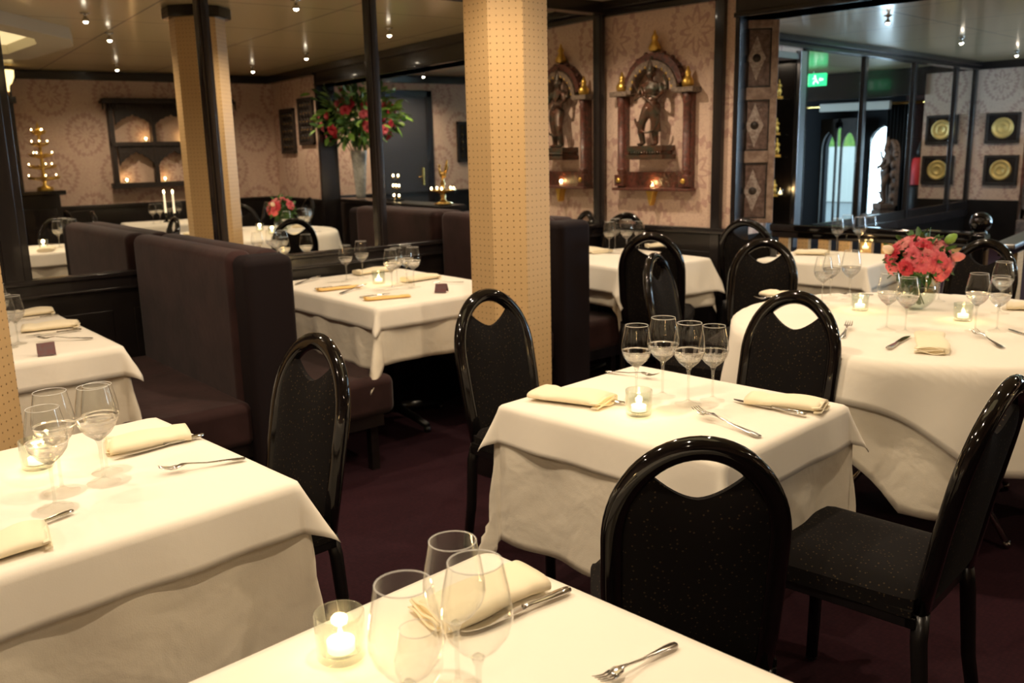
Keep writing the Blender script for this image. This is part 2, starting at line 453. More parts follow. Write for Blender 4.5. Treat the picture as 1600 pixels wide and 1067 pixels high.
# mirror panes between posts
posts = [-4.75, -3.74, -2.73, -1.72, -.70, .30, 1.32, 2.18]
for i in range(len(posts) - 1):
    o = MB().box(-.012, -.002, posts[i], posts[i + 1], .88, 2.37).build('window_%d' % (i + 1), M['mirror'], loc=P0, rz=MROT)
    o['kind'] = 'structure'
k = 3
for i, b in enumerate(posts):
    wd = .030 if b > -1.6 else .075
    struct('trim_%d' % k, MB().box(-.02, .03, b - wd, b + wd, .87, 2.38).box(.03, .038, b - wd * .55, b + wd * .55, .89, 2.37), M['dark_frame'], loc=P0, rz=MROT, bevel=.004); k += 1

# statue wall (faces -y)
xr = -3.22
wallbox('wall_back', -4.34, xr, WY, WY + .14, M['damX'])
d = MB().box(-4.33, xr, WY - .03, WY, 0, DZ - .04)
for x0 in (-4.25, -3.75):
    d.box(x0, x0 + .42, WY - .038, WY - .03, .14, .74)
struct('baseboard_back', d, M['black_wood'], bevel=.004)
struct('trim_%d' % k, MB().box(-4.33, xr, WY - .05, WY, DZ - .04, DZ), M['dark_frame'], bevel=.006); k += 1
struct('trim_%d' % k, MB().box(-4.33, xr, WY - .05, WY, 2.345, 2.39).box(-4.33, xr, WY - .09, WY, 2.39, CZ), M['dark_frame'], bevel=.006); k += 1
struct('trim_%d' % k, MB().box(-3.375, -3.305, WY - .04, WY, 0, CZ), M['dark_frame'], bevel=.004); k += 1
# header beam over the opening to the rear room
hb = MB().box(xr, .86, WY - .05, WY + .22, 2.22, CZ).box(xr, .86, WY - .09, WY + .26, 2.37, CZ).box(xr, .86, WY - .07, WY + .24, 2.22, 2.25)
struct('trim_%d' % k, hb, M['dark_frame'], bevel=.006); k += 1
# far right stretch of that wall, and the right-hand wall
wallbox('wall_back_right', .86, 2.46, WY, WY + .14, M['damX'])
struct('baseboard_back_right', MB().box(.86, 2.4, WY - .03, WY, 0, DZ - .04).box(.86, 2.4, WY - .05, WY, DZ - .04, DZ), M['black_wood'], bevel=.004)
struct('trim_%d' % k, MB().box(.86, 2.4, WY - .08, WY, 2.345, CZ), M['dark_frame'], bevel=.006); k += 1
struct('trim_%d' % k, MB().box(.83, .89, WY - .05, WY + .18, 0, CZ), M['dark_frame'], bevel=.004); k += 1
wallbox('wall_right', 2.42, 2.56, -2.3, 5.3, M['damY'])
struct('baseboard_right', MB().box(2.39, 2.42, -2.2, WY, 0, DZ - .04).box(2.37, 2.42, -2.2, WY, DZ - .04, DZ), M['black_wood'], bevel=.004)
struct('trim_%d' % k, MB().box(2.34, 2.42, -2.2, WY, 2.345, CZ), M['dark_frame'], bevel=.006); k += 1
wallbox('wall_front', -5.2, 2.5, -2.35, -2.2, M['damX'])
# rear room shell
XR = -4.55
yc0, yc1 = 8.05, 8.47
rw = MB().box(XR - .14, XR, 5.3, yc0, 0, CZ).box(XR - .14, XR, yc1, 14.5, 0, CZ).box(XR - .14, XR, yc0, yc1, 0, .62).box(XR - .14, XR, yc0, yc1, 2.24, CZ)
struct('wall_rear_left', rw, M['damY'])
struct('trim_%d' % k, MB().box(XR, XR + .07, 5.4, 13.4, 2.345, 2.39).box(XR, XR + .12, 5.4, 13.4, 2.39, CZ), M['dark_frame'], bevel=.006); k += 1
wallbox('wall_rear_plates', XR, -3.88, 13.4, 13.52, M['damX'])
struct('trim_%d' % k, MB().box(XR, -3.86, 13.32, 13.4, 2.345, CZ), M['dark_frame'], bevel=.006); k += 1
struct('baseboard_rear_left', MB().box(XR, XR + .02, 5.4, 13.36, 0, .60), M['black_wood'])
struct('baseboard_rear', MB().box(XR, -3.88, 13.37, 13.4, 0, .62), M['black_wood'], bevel=.004)
struct('trim_%d' % k, MB().box(-3.88, 1.7, 13.36, 13.5, 2.06, CZ), M['dark_frame'], bevel=.006); k += 1
wallbox('wall_rear_right', 1.7, 1.84, 5.34, 9.4, M['damY'])
struct('wall_rear_window', MB().box(1.7, 1.84, 9.4, 14.5, 0, .9).box(1.7, 1.84, 9.4, 14.5, 2.2, CZ).box(1.7, 1.84, 12.1, 14.5, .9, 2.2), M['damY'])
struct('window_11', MB().box(1.76, 1.77, 9.4, 12.1, .9, 2.2), M['pane'])  # unseen window, added to let bluish daylight in from the right
struct('baseboard_rear_right', MB().box(1.67, 1.7, 5.4, 9.4, 0, DZ - .04).box(1.65, 1.7, 5.4, 9.4, DZ - .04, DZ), M['black_wood'], bevel=.004)
struct('trim_%d' % k, MB().box(1.62, 1.7, 5.4, 13.4, 2.345, CZ), M['dark_frame'], bevel=.006); k += 1
# entrance wall with a doorway and an arched window opening
EY = 14.3
dx0, dx1 = -3.17, -2.70
ax0, ax1 = -2.50, -1.99
ew = MB().box(-4.6, dx0, EY, EY + .12, 0, CZ).box(dx1, ax0, EY, EY + .12, 0, CZ).box(ax1, 1.8, EY, EY + .12, 0, CZ).box(dx0, dx1, EY, EY + .12, 1.72, CZ).box(ax0, ax1, EY, EY + .12, 1.75, CZ).box(ax0, ax1, EY, EY + .12, 0, .1)
def archfill(mb, x0, x1, zs, zt, y0, y1):
    n = 16; cx = (x0 + x1) / 2; hw = (x1 - x0) / 2
    def top(x):
        t = abs(x - cx) / hw
        return zs + (zt - zs) * (sqrt(max(0, 1 - t * t)) * .8 + .2 * (1 - t)) - .02 * abs(sin(t * pi * 3))
    for i in range(n):
        a = x0 + (x1 - x0) * i / n; b = x0 + (x1 - x0) * (i + 1) / n
        mb.prism([(a, top(a)), (b, top(b)), (b, zt + .05), (a, zt + .05)], y0, y1, 'y')
archfill(ew, dx0, dx1, 1.38, 1.68, EY, EY + .12)
archfill(ew, ax0, ax1, 1.38, 1.70, EY, EY + .12)
struct('wall_entrance', ew, M['curtain'])
struct('door_1', MB().box(dx0, dx0 + .03, EY + .02, EY + .06, 0, 1.72).box(dx1 - .03, dx1, EY + .02, EY + .06, 0, 1.72).box(dx0, dx1, EY + .02, EY + .06, 0, .2), M['dark_frame'])
struct('window_12', MB().box(dx0, dx1, EY + .035, EY + .04, .2, 1.72), M['pane'])
struct('window_13', MB().box(ax0, ax1, EY + .035, EY + .04, .1, 1.75), M['pane'])
struct('ground', MB().box(-9, 6, 14.6, 24, -.1, -.02), M['asphalt'])
tag(MB().box(-7, 4, 21.4, 21.8, 1.32, 2.6).build('hedge', M['leaf_light']), 'clipped green hedge above the white backdrop across the street', 'hedge')
tag(MB().box(-7, 4, 21.3, 21.9, 0, 1.32).build('bright_backdrop', M['white']), 'white backdrop added outside the glass door for the bright street', 'wall')  # added white block that gives the daylight brightness behind the door
# reddish lit wall strip next to the entrance doorway
struct('wall_entrance_panel', MB().box(-4.3, -3.4, 13.95, 14.0, 0, CZ), M['redwood'])

# mirrors on the rear left wall
rposts = [8.62, 9.97, 11.32, 12.66, 13.36]
for i in range(4):
    o = MB().box(XR + .001, XR + .006, rposts[i], rposts[i + 1], .5, 2.35).build('window_%d' % (14 + i), M['mirror']); o['kind'] = 'structure'
for y in rposts:
    struct('trim_%d' % k, MB().box(XR, XR + .035, y - .035, y + .035, .45, 2.36), M['dark_frame'], bevel=.004); k += 1
struct('trim_%d' % k, MB().box(XR, XR + .05, 8.55, 13.4, .40, .5), M['dark_frame'], bevel=.004); k += 1

# interior door in the rear right wall (seen in the mirror)
def seen_door():
    y0, y1 = 6.42, 7.12
    d = MB().box(1.64, 1.70, y0 - .09, y0, 0, 2.25).box(1.64, 1.70, y1, y1 + .09, 0, 2.25).box(1.64, 1.70, y0 - .09, y1 + .09, 2.16, 2.25)
    fr = struct('trim_90', d, M['dark_frame'], bevel=.005)
    dr = struct('door_2', MB().box(1.665, 1.70, y0, y1, 0, 2.16), mat('grey_door', (.035, .035, .04), .45))
    MB().box(1.645, 1.665, y1 - .1, y1 - .06, .98, 1.22).tube([(1.65, y1 - .08, 1.10), (1.61, y1 - .08, 1.10), (1.61, y1 - .18, 1.10)], .009, 8).build('door_handle', M['brass'], dr)
seen_door()

# ------------------------------------------------------------------ octagonal perforated columns
def column(loc, label, w=.345):
    t = thing('octagonal_column', label, 'column', loc)
    r = w / 2 / cos(pi / 8)
    mb = MB(); H = CZ; s = 2 * r * sin(pi / 8)
    for i in range(8):
        a0 = pi / 8 + i * pi / 4; a1 = a0 + pi / 4
        p0 = (r * cos(a0), r * sin(a0)); p1 = (r * cos(a1), r * sin(a1))
        mb.add([(*p0, 0), (*p1, 0), (*p1, H), (*p0, H)], [(0, 1, 2, 3)], False, [[(.004, 0), (.004 + s, 0), (.004 + s, H), (.004, H)]])
    mb.build('perforated_cladding', M['perf'], t)
    def ring(z0, z1, e):
        q = [((r + e) * cos(pi / 8 + i * pi / 4), (r + e) * sin(pi / 8 + i * pi / 4)) for i in range(8)]
        return MB().prism(q, z0, z1)
    cap = ring(CZ - .075, CZ - .001, .045); cap.build('capital', M['black_lacquer'], t, bevel=.008)
    ring(0, .10, .012).build('base', M['black_wood'], t, bevel=.004)
    return t
column((-2.835, 2.79, 0), 'octagonal column clad in perforated tan panels, in the middle of the room')
column((-2.975, .60, 0), 'perforated tan column at the left edge, behind the near left table')

# ------------------------------------------------------------------ chairs
def arch_pts(n=28):
    """outline of the back hoop in its own plane: (x, s), s = length up the back from the seat"""
    hw, s1, s2 = .162, .27, .472
    pts = [(-hw * .93, -.03), (-hw * .97, .06), (-hw * .995, .16)]
    for i in range(n + 1):
        a = pi - pi * i / n
        pts.append((hw * cos(a), s1 + (s2 - s1) * sin(a)))
    pts += [(hw * .995, .16), (hw * .97, .06), (hw * .93, -.03)]
    return pts
def backpos(x, s, off=0):
    # seat level z .455; the back leans away with a slight curve
    z = .455 + s; y = -.205 - .16 * s - .10 * s * s
    return (x, y + off, z)
def make_chair(label, loc, rz):
    t = thing('dining_chair', label, 'chair', loc, rz)
    # seat cushion: domed, rounded front corners
    def sf(u, v):
        a = u * 2 - 1; c = v * 2 - 1
        ww = .190 + .008 * c
        x = a * ww; y = .005 + c * .205
        e = max(abs(a), abs(c)); dome = 1 - e ** 4
        rad = (abs(a) ** 6 * abs(c) ** 6)
        return (x * (1 - .05 * rad), y * (1 - .05 * rad), .455 + .038 * dome ** .6)
    s = MB().grid(15, 15, sf)
    s.grid(15, 2, lambda u, v: (lambda p: (p[0] * .99, p[1], .415 if v > .5 else .455))(sf(u, 0)))
    s.grid(15, 2, lambda u, v: (lambda p: (p[0] * .99, p[1], .455 if v > .5 else .415))(sf(u, 1)))
    s.grid(15, 2, lambda u, v: (lambda p: (p[0], p[1], .455 if v > .5 else .415))(sf(0, u)))
    s.grid(15, 2, lambda u, v: (lambda p: (p[0], p[1], .415 if v > .5 else .455))(sf(1, u)))
    s.box(-.185, .185, -.19, .2, .413, .43)
    s.build('seat', M['fabric'], t)
    fr = MB().box(-.183, -.157, -.2, .195, .388, .416).box(.157, .183, -.2, .195, .388, .416).box(-.183, .183, .17, .196, .388, .416).box(-.183, .183, -.2, -.175, .388, .416)
    fr.build('seat_frame', M['black_metal'], t, bevel=.003)
    # hoop
    hp = [backpos(x, q) for (x, q) in arch_pts()]
    MB().tube(hp, .021, 14, sec=(.95, 1.15), side=(0, 1, .2)).build('back_frame', M['black_lacquer'], t)
    # padded panel with a scooped top edge
    ap = arch_pts(40)
    def archs(x):
        best = 0
        hw, s1, s2 = .162, .27, .472
        tt = min(1, abs(x) / hw); return s1 + (s2 - s1) * sqrt(max(0, 1 - tt * tt))
    nx, nz = 27, 15
    def topz(x):
        d = abs(x) / .112
        dip = .362 + .075 * d ** 1.7 if d < 1.6 else 9
        return min(archs(x) - .012, dip)
    def pf(u, v, side):
        x = (u * 2 - 1) * .151; z0 = -.03; z1 = topz(x); q = z0 + (z1 - z0) * v
        e = max(abs(u * 2 - 1), abs(v * 2 - 1)); th = .007 + .017 * (1 - e ** 4)
        return backpos(x, q, th * side)
    pb = MB().grid(nx, nz, lambda u, v: pf(u, v, 1)).grid(nx, nz, lambda u, v: pf(1 - u, v, -1))
    pb.grid(nx, 2, lambda u, v: pf(u, 1, 1 if v < .5 else -1)).grid(nx, 2, lambda u, v: pf(1 - u, 0, 1 if v < .5 else -1))
    pb.build('backrest', M['fabric'], t)
    for sx in (-1, 1):
        x = sx * .168
        MB().tube([(x, .18, .40), (x, .182, .2), (x, .186, .012)], [.019, .018, .0165], 8, side=(1, 0, 0)).sphere((x, .186, .012), (.017, .017, .012), 10, 6).build('leg', M['black_metal'], t)
        bp = backpos(sx * .151, -.03)
        MB().tube([bp, (x, -.205, .36), (x, -.22, .18), (x, -.25, .012)], [.020, .0195, .018, .0165], 8, side=(1, 0, 0)).sphere((x, -.25, .012), (.017, .017, .012), 10, 6).build('leg', M['black_metal'], t)
    return t
CH = 'black hooped chairs around the tables'
def face(dx, dy): return atan2(-dx, dy)   # rotation that turns local +y to (dx, dy)
ch0 = make_chair('black hooped chair nearest the camera, back turned, in front of the centre table', (-1.065, 1.545, 0), R(42)); ch0['group'] = CH; ch0.scale = (.97, .97, .985)
dup(ch0, (-.88, 2.065, 0), R(92), 'black hooped chair seen from the side at the right end of the centre table', CH)
dup(ch0, (-2.17, 1.06, 0), R(181), 'black hooped chair drawn up behind the near left table', CH)
dup(ch0, (-2.09, 2.21, 0), R(-92), 'black hooped chair in front of the perforated column, left of the centre table', CH)
dup(ch0, (-1.49, 2.55, 0), R(180), 'black hooped chair between the centre table and the round table', CH)
dup(ch0, (-2.28, 3.57, 0), R(-74), 'edge-on black hooped chair at the left of the round table', CH)
dup(ch0, (-3.18, 4.36, 0), R(28), 'black hooped chair with its back to us at the table below the statue', CH, 1.03)
dup(ch0, (-4.02, 4.93, 0), R(195), 'black hooped chair between the statue wall and its table', CH, 1.03)
dup(ch0, (-2.39, 4.08, 0), R(198), 'black hooped chair behind the round table, nearest the carved shutter', CH)
dup(ch0, (-3.06, 5.36, 0), R(8), 'smallest black hooped chair, directly below the carved shutter', CH, 1.04)
dup(ch0, (-1.60, 4.62, 0), R(170), 'black hooped chair behind the pink bouquet, beside the railing ball', CH)
# those seen only in the mirror
dup(ch0, (-.36, 3.85, 0), R(97), 'black hooped chair right of the round table, seen in the mirror', CH)
dup(ch0, (.50, 2.62, 0), R(0), 'black hooped chair left of the candlelit side table, seen in the mirror', CH)
dup(ch0, (.04, 2.78, 0), R(15), 'second black hooped chair at the candlelit side table, seen in the mirror', CH)
dup(ch0, (.25, 3.95, 0), R(200), 'black hooped chair next to the two tapers, seen in the mirror', CH)
dup(ch0, (.60, 4.62, 0), R(180), 'black hooped chair under the carved wall panels, seen in the mirror', CH)

# ------------------------------------------------------------------ tables and cloths
def table(name, label, loc, rz, sx, sy, kind='pedestal', group=None):
    t = thing(name, label, 'table', loc, rz, group)
    MB().box(-sx / 2, sx / 2, -sy / 2, sy / 2, .715, .742).build('table_top', M['black_wood'], t, bevel=.004)
    MB().tube([(0, 0, .05), (0, 0, .70)], .032, 14).box(-.16, .16, -.16, .16, .70, .715).build('pedestal', M['black_metal'], t)
    for i in range(4):
        a = pi / 4 * 0 + i * pi / 2
        L = .30
        p = [(0, 0, .075), (cos(a) * L * .5, sin(a) * L * .5, .06), (cos(a) * L, sin(a) * L, .035)]
        mb = MB().tube(p, [.026, .022, .017], 8).lathe([(.018, 0), (.018, .03)], 10, (cos(a) * L, sin(a) * L, 0))
        mb.build('foot', M['black_metal'], t)
    return t
def cloth_fn(sx, sy, dx0, dx1, dy0, dy1, z, flare=.10, cf=.42, amp=.008, seed=0, inset=0):
    """rectangular cloth laid over a rectangular table; d* are the overhangs"""
    rnd = random.Random(seed); ph = [rnd.uniform(0, 6.28) for _ in range(8)]
    hx, hy = sx / 2, sy / 2
    X0, X1, Y0, Y1 = -hx - dx0, hx + dx1, -hy - dy0, hy + dy1
    rb = .012
    def fn(u, v):
        px = X0 + (X1 - X0) * u; py = Y0 + (Y1 - Y0) * v
        ox = max(0, abs(px) - hx); oy = max(0, abs(py) - hy)
        gx = 1 if px > 0 else -1; gy = 1 if py > 0 else -1
        bx = max(-hx, min(hx, px)); by = max(-hy, min(hy, py))
        r = hypot(ox, oy)
        if r < 1e-6:
            return (bx, by, z + .0012 * sin(px * 14 + ph[0]) * sin(py * 11 + ph[1]))
        ph_ = atan2(oy, ox)               # 0 = x side, 90 = y side
        k = sin(2 * ph_) ** 2
        s = flare + (cf - flare) * k
        # rounded edge then hang
        if r < rb * 1.57: h_ = rb * sin(r / rb); dz = rb * (1 - cos(r / rb))
        else: q = r - rb * 1.57; h_ = rb + q * sin(s); dz = rb + q * cos(s)
        t = gx * py if ox > oy else gy * px
        tt = (px * gy * 9 + py * gx * 7)
        wv = amp * (sin(t * 17 + ph[2]) + .6 * sin(t * 31 + ph[3] + r * 6)) * min(1, r / .2)
        wv += amp * .6 * k * sin(ph_ * 6 + ph[4]) * min(1, r / .1)
        h_ += wv + inset
        return (bx + gx * cos(ph_) * h_, by + gy * sin(ph_) * h_, z - dz)
    return fn
def cloth(name, label, loc, rz, fn, m, group, n=64):
    o = MB().grid(n, n, fn).build(name, m, None, solid=.0012, loc=loc, rz=rz)
    tag(o, label, 'tablecloth', group)
    return o
TG, UG = 'cream top cloths', 'long under cloths'
def laid(loc, rz, sx, sy, where, top, und, seed=0, tf=.14, uf=.03, tcf=.50, ucf=.14):
    table('dining_table', 'black pedestal dining table ' + where, loc, rz, sx, sy, group='cloth-covered dining tables')
    cloth('under_cloth', 'long cream under cloth on the table ' + where, loc, rz, cloth_fn(sx, sy, *und, .744, uf, ucf, .009, seed), M['linen_under'], UG)
    cloth('tablecloth', 'short cream top cloth on the table ' + where, loc, rz, cloth_fn(sx, sy, *top, .750, tf, tcf, .005, seed + 9, .005), M['linen'], TG)
# near centre-bottom table
laid((-.725, .62, 0), 0, .735, .755, 'nearest the camera at the bottom', (.14,) * 4, (.36,) * 4, 1)
# near left
laid((-2.03, .575, 0), 0, .73, .76, 'at the near left', (.12,) * 4, (.41,) * 4, 2)
# centre
laid((-1.40, 1.985, 0), 0, .70, .60, 'in the centre of the picture', (.115,) * 4, (.40,) * 4, 3)
# between the benches
p = M2(.65, -.06)
laid(p, MROT, 1.12, .84, 'between the two velvet benches', (.02, .11, .11, .06), (.02, .27, .30, .10), 4, .15, .04, .5, .42)
p = M2(.62, -2.03)
laid(p, MROT, 1.18, .82, 'left of the front velvet bench', (.02, .12, .11, .11), (.02, .36, .36, .3), 5)
# below statue
laid((-3.62, 4.58, 0), R(-12), .80, .72, 'below the statue', (.16, .22, .16, .12), (.22, .30, .24, .2), 6, .3, .15)
# by the railing
laid((-2.55, 5.30, 0), R(2), .66, .62, 'in front of the railing', (.14,) * 4, (.35,) * 4, 7)
# side room tables seen in the mirror
laid((.72, 3.30, 0), R(4), .80, .74, 'with two tapers by the right-hand wall', (.14,) * 4, (.34,) * 4, 8)

# round table
RTC = (-1.305, 3.58, 0); RR = .74
t = thing('round_table', 'large round dining table under draped cream cloths, at the right', 'table', RTC, 0)
MB().lathe([(RR - .01, .715), (RR - .003, .720), (RR - .003, .738), (RR - .01, .742)], 64).build('table_top', M['black_wood'], t)
MB().tube([(0, 0, .30), (0, 0, .715)], .03, 12).build('pedestal', M['black_metal'], t)
for i in range(4):
    a = pi / 4 + i * pi / 2 + .3
    MB().tube([(0, 0, .45), (cos(a) * .45, sin(a) * .45, .02)], .012, 8).sphere((cos(a) * .45, sin(a) * .45, .016), .016, 8, 6).build('leg', M['steel'], t)
def round_fn(Rr, dropfn, z, flare, amp, folds, seed, off=0):
    rnd = random.Random(seed); ph = rnd.uniform(0, 6)
    def fn(u, v):
        a = u * 2 * pi
        D = dropfn(a); tot = Rr + D; r = tot * v
        if r <= Rr: return (r * cos(a), r * sin(a), z)
        q = r - Rr; rb = .015
        if q < rb * 1.57: h = rb * sin(q / rb); dz = rb * (1 - cos(q / rb))
        else:
            e = q - rb * 1.57; w_ = sin(a * folds + ph) + .5 * sin(a * folds * 1.7 + 1.3 * ph)
            h = rb + off + e * sin(flare) + amp * w_ * min(1, e / .2); dz = rb + e * cos(flare)
        return ((Rr + h) * cos(a), (Rr + h) * sin(a), z - dz)
    return fn
def sqd(a, hs, rot, mx_):
    return min(hs / max(abs(cos(a - rot)), abs(sin(a - rot))), mx_) - RR + .03
o = MB().grid(160, 40, round_fn(RR, lambda a: sqd(a, .93, R(65), 1.22), .744, .05, .020, 9, 5), closed=True).build('under_cloth', M['linen_under'], None, solid=.0012, loc=RTC)
tag(o, 'long cream under cloth with deep folds on the round table', 'tablecloth', UG)
o = MB().grid(160, 40, round_fn(RR, lambda a: sqd(a, .87, R(-3), 1.06), .752, .10, .020, 9, 5, .007), closed=True).build('tablecloth', M['linen'], None, solid=.0012, loc=RTC)
tag(o, 'square cream top cloth hanging in points over the round table', 'tablecloth', TG)

# ------------------------------------------------------------------ velvet benches (frame: a away from the mirror, b along it)
def bench(label, b0, b1, length, seatL, seatR, cat='bench'):
    t = thing('velvet_bench', label, cat, P0, MROT)
    mid = (b0 + b1) / 2
    def cush(x0, x1, y0, y1, z0, z1, name, rad=.05, mt=None):
        o = MB().box(x0, x1, y0, y1, z0, z1).build(name, mt or M['velvet'], t)
        bv = o.modifiers.new('b', 'BEVEL'); bv.width = rad; bv.segments = 6
        o.data.polygons.foreach_set('use_smooth', [True] * len(o.data.polygons))
        w_ = o.modifiers.new('w', 'WEIGHTED_NORMAL')
        return o
    cush(.035, length - .13, b0 - .01, mid - .005, .40, 1.07, 'back_cushion', .045)
    cush(.035, length - .13, mid + .005, b1 + .01, .40, 1.065, 'back_cushion', .045)
    cush(length - .16, length, b0 + .005, b1 - .005, .08, 1.055, 'end_panel', .04, M['velvet_dark'])
    if seatL:
        cush(.035, length - .06, b0 - seatL, b0 + .02, .27, .455, 'seat_cushion', .04)
    if seatR:
        cush(.035, length - .06, b1 - .02, b1 + seatR, .27, .455, 'seat_cushion', .04)
    lo = b0 - seatL + .06 if seatL else b0 + .02; hi = b1 + seatR - .06 if seatR else b1 - .02
    MB().box(.05, length - .08, lo, hi, .22, .28).build('seat_base', M['black_wood'], t)
    for x in (.1, length - .14):
        for y in (lo + .03, hi - .03):
            MB().box(x - .02, x + .02, y - .02, y + .02, 0, .24).build('leg', M['black_wood'], t)
    return t
bench('aubergine velvet double bench with the tall back, in front left of the column', -1.17, -.95, 1.38, .50, .48)
bench('aubergine velvet double bench behind the perforated column', .72, .97, 1.15, .42, .38)
bench('black velvet bench at the left edge of the mirror wall', -3.3, -3.06, 1.3, .42, .45)

# ------------------------------------------------------------------ wine glasses
TZ = .7535
def make_glass(label, loc, h=.22):
    t = thing('wine_glass', label, 'glass', loc)
    k = h / .22
    prof = [(.0045, .098), (.012, .103), (.026, .115), (.0375, .131), (.0425, .148), (.0420, .163), (.0385, .185), (.0345, .205), (.0318, .220)]
    # refine
    P = []
    for i in range(len(prof) - 1):
        for q in range(3):
            P.append(tuple(prof[i][a] + (prof[i + 1][a] - prof[i][a]) * q / 3 for a in (0, 1)))
    P.append(prof[-1])
    P = [(a * k, b * k) for a, b in P]
    # outer wall, a hair of thickness, and the inner wall; thick refracting base added to brighten the lower bowl
    inner = [(a - (.0008 if b > .15 * k else .0008 + (.15 * k - b) * .03), b + (0 if b > .15 * k else (.15 * k - b) * .10)) for a, b in P if b > .112 * k]
    MB().lathe(P, 28, cap=False).build('bowl', M['glass'], t)
    low = [q for q in P if q[1] <= .150 * k]; lin = [q for q in inner if q[1] <= .152 * k]
    MB().lathe([(0, .0985 * k)] + low + list(reversed(lin)) + [(0, lin[0][1] - .001)], 28, cap=False).build('bowl_base', M['glass_refr'], t)
    rim = [(.0318 * k * cos(a), .0318 * k * sin(a), .220 * k) for a in [2 * pi * i / 28 for i in range(28)]]
    MB().tube(rim, .0007, 5, closed=True).build('rim', M['rim_glint'], t)
    MB().lathe([(.0052, .012), (.0036, .022), (.0034, .06), (.0042, .088), (.0085, .100), (.004, .1035), (0, .104)], 12, cap=False).xf(Matrix.Scale(k, 4)).build('stem', M['glass_solid'], t)
    MB().lathe([(.036, .0015), (.034, .003), (.015, .006), (.0055, .013), (0, .014)], 28, cap=False).xf(Matrix.Scale(k, 4)).build('foot', M['glass_foot'], t)
    return t
M['rim_glint'] = mat('rim_glint_paint', (.75, .74, .70), .15, spec=1.0)  # opaque pale rim: the white glint of the edge put into its colour
M['glass_solid'] = thin_glass('solid_glass', (.93, .94, .93), .12, .85)
def refr_glass():
    m = bpy.data.materials.new('refracting_glass'); m.use_nodes = True; nt = m.node_tree; nt.nodes.clear()
    out = nt.nodes.new('ShaderNodeOutputMaterial'); mix = nt.nodes.new('ShaderNodeMixShader')
    tr = nt.nodes.new('ShaderNodeBsdfTransparent'); gl = nt.nodes.new('ShaderNodeBsdfGlass')
    gl.inputs['IOR'].default_value = 1.5; gl.inputs['Roughness'].default_value = .0
    mix.inputs[0].default_value = .55
    nt.links.new(tr.outputs[0], mix.inputs[1]); nt.links.new(gl.outputs[0], mix.inputs[2]); nt.links.new(mix.outputs[0], out.inputs[0])
    return m
M['glass_refr'] = refr_glass()
GLG = {}
gl0 = None
def G(px, py, h, label, group, pt=None, z=TZ):
    global gl0
    p = pt if pt is not None else atz(px, py, z); p = Vector((p[0], p[1], z))
    if gl0 is None: gl0 = make_glass(label, p); gl0['group'] = group; gl0.scale = (h / .22,) * 3; return gl0
    return dup(gl0, p, random.uniform(0, 6), label, group, h / .22)
def rimpt(px, py, h): return atz(px, py, TZ + h)
g = 'wine glasses on the centre table'
G(994, 626, .215, 'wine glass at the left of the four on the centre table, just behind the tealight', g)
G(1035, 620, .228, 'tallest wine glass, at the back of the four on the centre table', g)
G(1075, 632, .228, 'front wine glass of the four on the centre table', g)
G(1113, 626, .212, 'rightmost wine glass of the four on the centre table', g)
g = 'wine glasses on the nearest table'
G(0, 0, .225, 'large wine glass at the bottom, beside the tealight on the nearest table', g, rimpt(630, 912, .225))
G(0, 0, .210, 'wine glass farthest back on the nearest table, in front of the rolled napkin', g, rimpt(707, 845, .21))
G(0, 0, .225, 'large wine glass in front of the knife on the nearest table', g, rimpt(742, 878, .225))
G(0, 0, .150, 'small wine glass at the very bottom of the picture, in front of the larger ones', g, rimpt(652, 982, .15))
g = 'wine glasses on the near left table'
G(87, 794, .212, 'wine glass nearest us on the near left table, in front of the tealight', g)
G(98, 769, .222, 'wine glass behind the front one on the near left table', g)
G(163, 754, .218, 'front glass of the pair beside the napkin on the near left table', g)
G(168, 738, .205, 'rear glass of the pair beside the napkin on the near left table', g)
g = 'wine glasses on the table left of the bench'
G(14, 544, .205, 'wine glass nearest us on the table left of the front bench', g)
G(29, 538, .19, 'right one of the wine glasses on the table left of the front bench', g)
G(4, 527, .215, 'wine glass cut by the left edge of the picture, left of the front bench', g)
g = 'wine glasses on the table between the benches'
G(542, 440, .20, 'leftmost wine glass on the table between the benches', g)
G(567, 435, .21, 'second wine glass from the left on the table between the benches', g)
G(613, 452, .205, 'wine glass right of the tealight on the table between the benches', g)
G(621, 446, .20, 'half-hidden wine glass in the right-hand cluster between the benches', g)
G(636, 445, .21, 'rear wine glass in the right-hand cluster between the benches', g)
G(647, 449, .21, 'rightmost wine glass on the table between the benches', g)
g = 'wine glasses on the table below the statue'
G(952, 396, .21, 'leftmost wine glass on the table below the statue', g)
G(961, 391, .215, 'second wine glass from the left below the statue', g)
G(979, 397, .225, 'third and tallest wine glass on the table below the statue', g)
G(998, 392, .20, 'rightmost wine glass on the table below the statue', g)
g = 'wine glasses on the table in front of the railing'
G(1307, 392, .21, 'leftmost wine glass on the table in front of the railing', g)
G(1322, 388, .22, 'second wine glass from the left in front of the railing', g)
G(1341, 393, .22, 'third wine glass from the left in front of the railing', g)
G(1358, 389, .21, 'rightmost wine glass on the table in front of the railing', g)
g = 'wine glasses on the round table'
G(1284, 474, .205, 'leftmost wine glass on the round table', g)
G(1297, 465, .20, 'wine glass behind the leftmost one on the round table', g)
G(1327, 468, .22, 'wine glass just behind the left tealight on the round table', g)
G(1385, 516, .215, 'wine glass in front of the bouquet, left one of the two', g)
G(1414, 520, .205, 'wine glass in front of the glass bowl of flowers, right one of the two', g)
G(1466, 471, .19, 'wine glass half hidden behind the pink bouquet', g)
G(1523, 518, .215, 'wine glass right of the right-hand tealight on the round table', g)
G(1557, 518, .205, 'front glass of the two overlapping at the right of the round table', g)
G(1562, 490, .21, 'rear glass of the two overlapping at the right of the round table', g)
g = 'wine glasses on the taper-lit side table'
